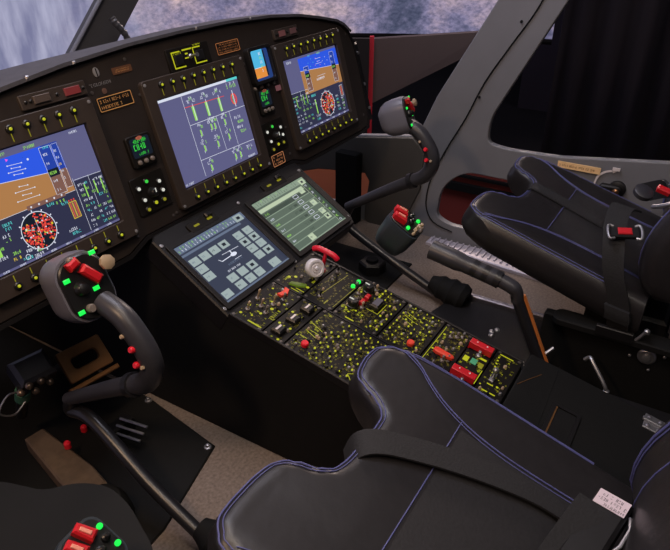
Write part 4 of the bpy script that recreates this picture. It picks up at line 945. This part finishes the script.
def seat(xc,yc,zc,label,bo=0):
    t=thing('pilot_seat',label,'seat',(xc,yc,0))
    b=B(); nx,ny=80,60; xs=[X0+(X1-X0)*(i/nx) for i in range(nx+1)]
    vs=[];fs=[]
    for x in xs:
        y1=yf(x)
        for j in range(ny+1):
            v=j/ny; v=v*v*.45+v*.55; y=y1+(CY-y1)*v; vs.append((x,y,sz(x,y)+zc))
    idx=lambda i,j:i*(ny+1)+j
    for i in range(nx):
        for j in range(ny): fs.append((idx(i,j),idx(i,j+1),idx(i+1,j+1),idx(i+1,j)))
    # walls
    loop=[idx(i,0) for i in range(nx+1)]+[idx(nx,j) for j in range(1,ny+1)]+[idx(i,ny) for i in range(nx-1,-1,-1)]+[idx(0,j) for j in range(ny-1,0,-1)]
    prev=loop; cxm=.004; cym=-.22
    for (dz_,s_,bl) in ((-.008,1.0,.5),(-.018,1.0,.9),(-.030,1.0,.95),(-.042,.99,.6),(-.052,.97,0)):
        base=len(vs); new=[]
        for q_ in loop:
            x,y,z=vs[q_]; zz=zc+.30*y-.030+dz_+.004; fr=max(0,min(1,(y+.12)/.10)); new.append(len(vs)); vs.append((cxm+(x-cxm)*s_+math.copysign(.003*bl,x),cym+(y-cym)*s_+.010*bl*fr,zz))
        n=len(loop)
        for i in range(n): fs.append((prev[i],prev[(i+1)%n],new[(i+1)%n],new[i]))
        prev=new
    b.add(vs,fs); cu=ob('seat_cushion',b,leather,t,ang=60)
    # fabric centre panel
    def seam(pts,r=.0014,off=.0012,name='stitching',k=5,par=cu,mat=thread):
        bb=B(); P=smoothpath([(x,y,0) for x,y in pts],k); bb.tube([(x,y,sz(x,y)+zc+off) for x,y,_ in P],r,6); return ob(name,bb,mat,par)
    ins=[]
    edge=[(x,y) for x,y in YF]
    # outer double seam following the outline a bit inside
    def inn(d):
        o_=[(X0+d,-.36),(X0+d,-.25),(X0+d,-.15)]
        P=[Vector(p_) for p_ in YF]
        for i in range(1,len(P)-1):
            tg=(P[i+1]-P[i-1]).normalized(); nn=Vector((tg.y,-tg.x)); q_=P[i]+nn*d
            if X0+d<=q_.x<=X1-d: o_.append((q_.x,q_.y))
        return o_+[(X1-d,-.15),(X1-d,-.25),(X1-d,-.36)]
    seam(inn(.0085),.0013,.0012,k=3); seam(inn(.0145),.0008,.001,k=3)
    for sgn in (-1,1):
        c_=.004; L_=[(c_+sgn*.215,-.05),(c_+sgn*.200,-.085),(c_+sgn*.178,-.115),(c_+sgn*.158,-.15),(c_+sgn*.142,-.20),(c_+sgn*.135,-.26),(c_+sgn*.136,-.34),(c_+sgn*.14,-.40)]
        seam(L_,.0012); seam([(a-sgn*.0065,c-.003) for a,c in L_],.0008)
    bb=B(); pl=[(.004+dx,-.180,0) for dx in [-.145+.29*i/14 for i in range(15)]]; bb.tube([(x,y,sz(x,y)+zc+.0004) for x,y,_ in pl],.0010,6); ob('stitching',bb,thread,cu)
    # darker perforated inserts
    bb=B(); vs=[];fs=[];nn=24
    for i in range(nn+1):
        x=-.128+.264*i/nn
        for j in range(nn+1):
            y=-.185-.22*j/nn; vs.append((x,y,sz(x,y)+zc+.0008))
    for i in range(nn):
        for j in range(nn): a=i*(nn+1)+j; fs.append((a,a+1,a+nn+2,a+nn+1))
    bb.add(vs,fs); ob('centre_insert',bb,perf,cu,ang=60)
    # backrest
    bb=B(); nx,nz=48,40; vs=[];fs=[]; tilt=math.tan(R(16))
    wd=.215
    def bk(u,v):   # u -1..1, v 0..1 height .62
        z=v*.62; hw=wd*(1-.12*v**2); x=.004+u*hw; bol=.022*max(0,(abs(u)-.55)/.45)**1.3 if abs(u)>.55 else 0
        e=min((1-abs(u))*hw, v*.5+.0, (1-v)*.62); r=.05; rd=r*(1-math.sqrt(max(0,1-((r-min(e,r))/r)**2)))
        y=-.405+bo+.018*math.sin(min(1,z/.22)*math.pi)-.9*z*z-(0 if z<.2 else 0)+bol-rd; return (x,y,zc-.115+z)
    for i in range(nx+1):
        for j in range(nz+1): vs.append(bk(-1+2*i/nx,j/nz))
    id2=lambda i,j:i*(nz+1)+j
    for i in range(nx):
        for j in range(nz): fs.append((id2(i,j),id2(i+1,j),id2(i+1,j+1),id2(i,j+1)))
    loop=[id2(i,0) for i in range(nx+1)]+[id2(nx,j) for j in range(1,nz+1)]+[id2(i,nz) for i in range(nx-1,-1,-1)]+[id2(0,j) for j in range(nz-1,0,-1)]
    new=[]
    for q_ in loop: x,y,z=vs[q_]; new.append(len(vs)); vs.append((x,-.55+bo-.9*(z-zc+.115)**2,z))
    n=len(loop)
    for i in range(n): fs.append((prev_ if False else loop[i],new[i],new[(i+1)%n],loop[(i+1)%n]))
    fs.append(tuple(new)); bb.add(vs,fs); br_=ob('backrest',bb,leather,t,ang=60)
    for sgn in (-1,1):
        for uu,rad in ((.80,.0018),(.76,.001)):
            bb=B(); bb.tube([tuple(Vector(bk(sgn*uu,.04+.9*k/20))+Vector((0,.0015,0))) for k in range(21)],rad,6); ob('stitching',bb,thread,br_)
        bb=B(); bb.tube([tuple(Vector(bk(sgn*.5,.04+.9*k/20))+Vector((0,.0008,0))) for k in range(21)],.001,6); ob('stitching',bb,thread,br_)
    # pan and frame below
    bb=B(); zb=zc-.17
    bb.box(-.15,.16,-.47,-.30,zb-.07,zb-.028,0,.008); ob('seat_pan',bb,black_m,t)
    for x in (-.17,.17):
        bb=B(); bb.box(x*.75-.015,x*.75+.015,-.48,-.31,.028,zb-.07,0,.004); ob('seat_leg',bb,matte_m,t)
    return t
seat(-.470,-.520,.402,'near black leather pilot seat with blue stitching, left of the pedestal',-.025)
seat(.49,-.455,.412,'far black leather pilot seat with blue stitching, beside the right door')

# seat tracks / base hardware right of pedestal
t=thing('floor_mounting_plate','black metal mounting plate with silver edge strip on the floor under the right seat','seat base',(.3,-.7,0))
b=B(); b.prism([(-.19,.35),(-.19,-.5),(.205,-.5),(.205,.31),(.08,.34)],0,.026,0,.004); ob('base_plate',b,black_m,t)
b=B(); b.box(.206,.222,-.45,.335,0,.036,0,.003); ob('edge_strip',b,alu,t)
for (x,y) in ((.09,.15),(.075,.16),(.06,.155)): 
    b=B(); b.lathe([(.007,.026),(.007,.031),(.004,.034)],12,0,Tm(x,y,0)); ob('bolt',b,steel,t)
b=B(); b.box(-.13,-.09,-.4,.16,.026,.085,0,.004)
for k in range(10): b.lathe([(.005,0),(.005,.002)],10,1,Tm(-.11,.13-k*.035,.085))
ob('slide_rail',b,[black_m,matte_m],t)
b=B(); b.box(-.03,-.005,-.45,.02,.026,.20,0,.004); b.prism(rr(-.05,0,-.40,.0,.02,4),.19,.205,0,.003); ob('side_cover',b,matte_m,t)
o=thing('adjust_knob','round steel knob with small screws on the black side of the right seat base','knob',(.2695,-.905,.165),(0,R(-90),0))
b=B(); b.lathe([(.019,0),(.019,.004),(.015,.007),(.009,.007),(.008,.012),(.004,.013)],20); ob('knob_body',b,steel,o)
for a in range(4):
    b=B(); b.lathe([(.0035,0),(.0035,.003),(.002,.004)],10,0,Tm(.034*math.cos(a*1.57+.3),.034*math.sin(a*1.57+.3),0)); ob('screw',b,steel,o)
o=thing('release_handle','thin bent steel handle standing beside the seat rail behind the pedestal','handle',(.2,-.80,.085))
b=B(); b.tube(smoothpath([(0,-.05,.0),(0,-.045,.02),(.02,-.01,.055),(.03,.0,.06),(.03,.01,.05)],4),.0042,8); ob('handle_rod',b,steel,o)
b=B(); b.lathe([(.007,0),(.007,.012),(.004,.015)],12,0,Tm(0,-.05,-.002)); ob('pivot',b,steel,o)
o=thing('release_handle','short steel clamp with two screws on the seat rail near the lever foot','clamp',(.225,-.70,.085))
b=B(); b.tube([(0,0,0),(.005,-.005,.03),(.02,-.02,.045)],.004,8); ob('clamp_arm',b,steel,o)
for y in (-.01,.012): b=B(); b.lathe([(.006,0),(.006,.008),(.003,.01)],12,0,Tm(-.005,y,0)); ob('screw',b,steel,o)
b=B(); b.prism(rr(-.025,.03,-.035,.045,.02,5),0,.045,0,.008); o=ob('rubber_block',b,matte_m); o.location=(.17,-.62,.0262); tag(o,'rounded black rubber block on the floor plate right of the rear pedestal panel','block')

# ================================================================== HARNESSES
def seatpt(xc,yc,zc,x,y,off): return (xc+x,yc+y,sz(x,y)+zc+off)
# right seat
hr=thing('seat_harness','black webbing harness with red buckle lying over the far right seat','harness',(.49,-.7,.4))
hl=Vector((.49,-.7,.4))
def rel(p): return tuple(Vector(p)-hl)
b=B(); ys=[-.085-.02*k for k in range(11)]
pts=[rel((.49+.045,-.455-.075,.33))]+[rel(seatpt(.49,-.455,.412,.045-.004*k*.6,y,.004)) for k,y in enumerate(ys)]
pts+= [rel((.455,-.765,.375)),rel((.40,-.785,.40))]
b.strap(smoothpath(pts,3),[(1,0,0)]*(len(smoothpath(pts,3))),.042,.003); ob('crotch_strap',b,web,hr)
b=B()
lp=smoothpath([rel(p) for p in ((.262,-.835,.215),(.258,-.825,.28),(.262,-.80,.345),(.285,-.785,.40),(.33,-.775,.425),(.39,-.775,.435),(.43,-.79,.42))],5)
b.strap(lp,[(.12,1,.12)]*len(lp),.046,.004); ob('lap_strap',b,web,hr)
b=B(); lp=smoothpath([rel(p) for p in ((.252,-.83,.24),(.250,-.83,.255),(.252,-.825,.27))],3); b.strap(lp,[(.1,1,.1)]*len(lp),.052,.012); ob('strap_keeper',b,web,hr)
bk_=fit_frame(rel((.294,-.800,.420)),(-.35,-.05,.9),(1,.35,.3))@Matrix.Scale(.68,4)
b=B(); b.M=bk_; b.box(-.040,.040,-.020,.020,-.004,.008,0,.003); bu=ob('buckle',b,black_m,hr)
b=B(); b.M=bk_; b.box(-.020,.020,-.013,.013,.008,.014,0,.003); ob('release_button',b,red_m,bu)
for s_ in (-1,1):
    b=B(); b.M=bk_; b.tube(smoothpath([(s_*.030,-.024,.004),(s_*.044,-.026,.006),(s_*.048,0,.008),(s_*.044,.026,.006),(s_*.030,.024,.004)],4),.0042,8); ob('steel_loop',b,steel,bu)
b=B(); lp=smoothpath([rel(p) for p in ((.60,-.80,.40),(.57,-.83,.425),(.54,-.85,.44),(.50,-.865,.44))],4); b.strap(lp,[(.5,.6,.5)]*len(lp),.05,.006); ob('lap_strap',b,web,hr)
b=B(); b.M=fit_frame(rel((.49,-.80,.435)),(-.3,-.3,.9),(0,1,0)); b.lathe([(.022,0),(.022,.010),(.016,.014)],18); ob('strap_hub',b,grip_m,hr)
b=B(); b.M=fit_frame(rel((.50,-.838,.445)),(-.3,-.3,.9),(0,1,0)); b.box(-.008,.008,-.014,.014,0,.012,0,.003); ob('release_button',b,red_m,hr)
b=B(); b.tube(smoothpath([rel(p) for p in ((.44,-.83,.43),(.42,-.86,.45),(.44,-.88,.47),(.47,-.885,.47))],4),.005,8); ob('steel_loop',b,steel,hr)
# bracket where the strap is anchored
o=thing('strap_anchor','steel rod bracket at the lower end of the hanging lap strap, right seat','bracket',(.25,-.84,.2))
b=B(); b.tube(smoothpath([(.01,.05,-.004),(.008,.0,-.004),(.006,-.03,-.002),(.006,-.05,.03)],4),.0035,8); ob('anchor_rod',b,steel,o)
b=B(); b.box(-.004,.008,-.03,.045,-.002,.02,0,.002); ob('anchor_plate',b,black_m,o); b=B(); b.lathe([(.006,0),(.006,.006),(.003,.009)],12,0,Tm(.006,-.052,.028)); ob('bolt',b,steel,o)

# near left seat harness
hh=thing('seat_harness','wide black webbing harness with white label lying over the near left seat','harness',(-.46,-.75,.36)); hl=Vector((-.46,-.75,.36))
b=B(); P_=[(-.470+.012,-.520-.066,.33)]+[seatpt(-.470,-.520,.402,x,y,.005) for x,y in ((.012,-.082),(.030,-.105),(.052,-.145),(.075,-.195),(.095,-.25),(.108,-.30),(.11,-.345))]
lp=smoothpath([rel(p) for p in P_],5); b.strap(lp,[(1,.75,0)]*len(lp),.046,.003); ob('crotch_strap',b,web,hh)
P_=[(-.70,-.80,.30),(-.64,-.84,.345),(-.56,-.87,.352),(-.48,-.885,.362),(-.42,-.90,.376),(-.40,-.905,.378)]
b=B(); lp=smoothpath([rel(p) for p in P_],5); b.strap(lp,[(.1,1,.25)]*len(lp),.056,.004); ob('lap_strap',b,web,hh)
o=thing('belt_buckle','black belt buckle with white printed label standing on the near seat beside its backrest','buckle',(-.424,-.907,.370))
F=fit_frame((0,0,.0),(-.25,-.30,.92),(-.39,.92,.0))
# local x points along +x of the cabin, local y across the belt
F=Matrix.Scale(.9,4)@Matrix.Rotation(R(-12),4,'Z')@Matrix.Rotation(R(-6),4,'Y')
b=B(); b.M=F; b.box(-.07,.058,-.024,.024,-.022,.006,0,.005); ob('buckle_body',b,black_m,o)
b=B(); b.M=F; b.box(.030,.056,-.021,.021,.006,.0068,0); l_=ob('printed_label',b,label_m,o)
lb=B(); lb.M=F@Tm(.034,0,.007)@Matrix.Rotation(R(90),4,'Z'); lb.scrib(-.019,.019,-.018,.005,0,0,2); lb.scrib(-.019,.019,-.010,.005,0,0,3); lb.scrib(-.019,.012,-.002,.004,0,0,4)
ob('print',lb,pm('print_grey',(90,80,90),.6),l_,smooth=False)
b=B(); b.M=F; b.tube([(-.03,-.027,0),(-.01,-.034,.004),(.02,-.034,.004),(.04,-.027,0)],.0025,8); ob('steel_loop',b,steel,o)

# ================================================================== DOOR DETAILS
def dplac(name,label,cat,y0,y1,z0,z1,mat,marks=True):
    b=B(); b.box(.843,.8465,y0,y1,z0,z1,0); o=tag(ob(name,b,mat,smooth=False),label,cat); 
    return o
o=dplac('door_placard','long tan placard with fine print on the door below its window','placard',-.655,-.535,.333,.352,placm)
b=B(); b.M=Matrix(((0,0,-1,.8428),(-1,0,0,-.54),(0,1,0,.339),(0,0,0,1))); b.scrib(.0,.10,.0,.006,.0002,0,3); ob('print',b,pm('print_brown',(130,85,50),.6),o,smooth=False)
o=dplac('door_label','tiny white label on the door right of the tan placard','label',-.705,-.685,.352,.361,whitem)
b=B(); pa=smoothpath([(.8455,-.645,.300),(.8455,-.65,.325),(.8455,-.665,.342),(.8455,-.685,.350)],5); b.strap(pa,[(0,.7,.7)]*len(pa),.006,.001)
for c_,d_ in (((-.645,.298),(0,-1)),((-.687,.351),(-1,.1))):
    b.add([(.8452,c_[0]+d_[1]*.008,c_[1]-d_[0]*.008),(.8452,c_[0]-d_[1]*.008,c_[1]+d_[0]*.008),(.8452,c_[0]+d_[0]*.012,c_[1]+d_[1]*.012)],[(0,1,2)])
tag(ob('arrow_mark',b,whitem),'curved white double arrow painted on the door beside the black handle','arrow')
t=thing('rotary_latch','black rotary door handle with steel hub below the tan placard','handle',(.852,-.708,.300),(0,R(-90),0))
b=B(); b.lathe([(.024,0),(.024,.012),(.018,.016)],20); b.prism(rr(-.013,.013,-.014,.048,.011,4),.010,.028,0,.004); ob('handle_lever',b,black_m,t)
b=B(); b.lathe([(.009,.028),(.009,.034),(.005,.037)],14); ob('hub',b,pm('hub_bronze',(150,110,80),.3,.9),t)
for (y,z) in ((-.35,.68),(-.235,.44),(-.235,.51),(-.42,.30),(-.30,.31)):
    pass
for i,(y,z) in enumerate(((-.37,.72),(-.275,.50),(-.15,.27))):
    b=B(); b.M=Matrix(((0,0,-1,.847),(-1,0,0,y),(0,1,0,z),(0,0,0,1))); b.lathe([(.004,0),(.004,.002),(.002,.003)],10); tag(ob('panel_screw',b,matte_m),'small dark screw along the seam of the door pillar','screw','screws along the door pillar seam')

# ================================================================== LEFT FOOTWELL
b=B(); b.prism(fil([(-.72,-.17),(-.70,-.235),(-.665,-.262),(-.648,-.30),(-.655,-.345),(-.69,-.43),(-1.1,-.62),(-1.1,.1),(-.80,.0)],.02),0,.285,0,.012)
tag(ob('side_console',b,pm('console_black',(14,14,14),.7,spec=.25,noise=.1,nscale=20)),'smooth black side console with curved edge in the lower left corner','console')
b=B(); b.prism([(-.474,.150),(-.515,.155),(-.552,-.002),(-.562,-.085),(-.504,-.080),(-.490,-.024)],.006,.04,0,.004); o=tag(ob('heel_plate',b,pm('worn_brown_plate',(105,88,72),.6,.2,noise=.25,nscale=40)),'worn brown metal plate on the floor of the left footwell','plate')
t=thing('rudder_pedal','bronze rudder pedal plate with a dark slot, behind the near control stick','pedal',(-.388,.08,.192),(R(48),R(0),R(-8)))
b=B(); ring_prism(b,rr(-.048,.048,-.034,.034,.004,3),rr(-.028,.028,-.012,.012,.008,3),0,.012); ob('foot_plate',b,bronze,t,bevel=.002)
b=B(); b.box(-.029,.029,-.013,.013,.001,.004); ob('slot_back',b,matte_m,t)
b=B(); b.box(-.055,.055,-.050,-.040,-.01,.006,0,.002); ob('lower_bar',b,bronze,t)
b=B(); b.tube([(0,0,-.002),(0,.02,-.16)],.012,10); ob('pedal_arm',b,black_m,t)
t=thing('rudder_pedal','dark rudder pedal with steel linkage and green fitting at the left picture edge','pedal',(-.480,.12,.195),(R(35),0,R(-10)))
b=B(); b.box(-.035,.035,-.025,.03,.0,.045,0,.008); ob('pedal_block',b,grip_m,t)
b=B(); b.tube([(-.03,-.02,.02),(-.03,-.03,-.10)],.011,12); ob('damper',b,black_m,t)
b=B(); b.tube([(-.03,-.021,.008),(-.03,-.024,-.022)],.0145,14); ob('green_sleeve',b,pm('sleeve_green',(70,120,95),.5),t,label='green sleeve')
for x,y,z in ((-.04,-.03,.03),(-.025,-.03,.045),(.0,-.028,.035),(-.01,-.032,.005),(.02,-.03,.01)):
    b=B(); b.ball((x,y,z),.0075,10); ob('linkage_bolt',b,pm('bolt_bronze',(150,130,115),.35,.8),t)
b=B(); b.tube(smoothpath([(-.03,-.035,-.01),(-.06,-.05,-.01),(-.085,-.04,.01),(-.06,-.02,.02),(-.035,-.02,.01)],4),.0018,6); ob('safety_wire',b,steel,t)
t=thing('pedal_linkage','cluster of small steel rods lying beside the near stick tube','linkage',(-.40,.02,.03))
for k in range(3):
    b=B(); b.tube([(.012*k,0,.01*k),(.012*k+.01,-.07,.01*k+.002)],.003,8); ob('steel_rod',b,steel,t)
b=B(); b.box(-.02,.05,-.01,.02,-.022,.01,0,.004); ob('rod_bracket',b,black_m,t)
for i,(x,y,l) in enumerate(((-.485,.055,'small red plug on the left footwell floor beside the brown plate'),(-.415,.10,'small red plug on the left footwell floor near the stick tube'))):
    b=B(); b.lathe([(.007,0),(.007,.012),(.004,.016)],12); o=ob('red_plug',b,redbtn); o.location=(x,y,.041 if i==0 else .006); tag(o,l,'plug')

t=thing('linkage_boot','rounded black rubber boot with bent steel wire beside the near stick tube','boot',(-.545,-.125,0))
b=B(); b.lathe([(.042,.006),(.045,.02),(.038,.05),(.028,.065),(.012,.07)],18,0,Matrix.Diagonal((1,1.2,1,1))); ob('boot_body',b,matte_m,t)
b=B(); b.tube(smoothpath([(-.012,.045,.03),(-.02,.038,.06),(-.010,.018,.075),(-.016,.0,.082),(-.008,-.016,.075)],5),.0022,8); ob('steel_wire',b,steel,t)
t=thing('hexagonal_pad','black six sided rubber pad on the mat in the right footwell beside the touchscreens','pad',(.53,-.10,.0062))
b=B(); b.prism([(.042*math.cos(R(60*k)),.042*math.sin(R(60*k))) for k in range(6)],0,.035,0,.005); ob('pad_body',b,black_m,t); b=B(); b.lathe([(.02,.035),(.018,.042),(.008,.044)],16); ob('pad_cap',b,matte_m,t)
# ================================================================== LIGHT
w=bpy.data.worlds.new('world'); scene.world=w; w.use_nodes=True
bg=w.node_tree.nodes['Background']; bg.inputs[0].default_value=(.55,.55,.75,1); bg.inputs[1].default_value=.045
def area(name,loc,tgt,size,power,col,sy=None):
    l=bpy.data.lights.new(name,'AREA'); l.size=size; l.energy=power; l.color=col
    if sy: l.shape='RECTANGLE'; l.size_y=sy
    o=bpy.data.objects.new(name,l); COL.objects.link(o); o.location=loc
    o.rotation_euler=(Vector(tgt)-Vector(loc)).to_track_quat('-Z','Y').to_euler(); return o
area('overhead_lamp',(.1,.15,2.2),(.2,-.5,.3),.8,17,(.88,.86,1.0))
area('cabin_fill',(-1.0,-1.2,2.1),(.4,-.3,.4),.7,7,(1,.88,.78))  # unseen fill light added to brighten the door wall and seats
area('warm_lamp',(-1.15,-.25,1.25),(-.5,.05,.55),.12,5.0,(1,.66,.42))
area('footwell_fill',(-.55,-.45,1.9),(-.4,-.1,0),.3,7,(1,.82,.66))  # unseen fill from above, added to warm and brighten the left floor
area('hall_fill',(2.6,.6,1.6),(1.3,0,.1),.6,30,(1,.78,.66))  # unseen fill added for the boards outside the cut-outs
area('hall_fill',(3.6,-2.6,2.4),(5.9,-1.2,.6),1.0,20,(.95,.85,1))  # second unseen fill, added to lift the dark hall behind the window
vs_=scene.view_settings; vs_.view_transform='Standard'; vs_.look='None'; vs_.gamma=1; vs_.use_curve_mapping=False; vs_.exposure=0
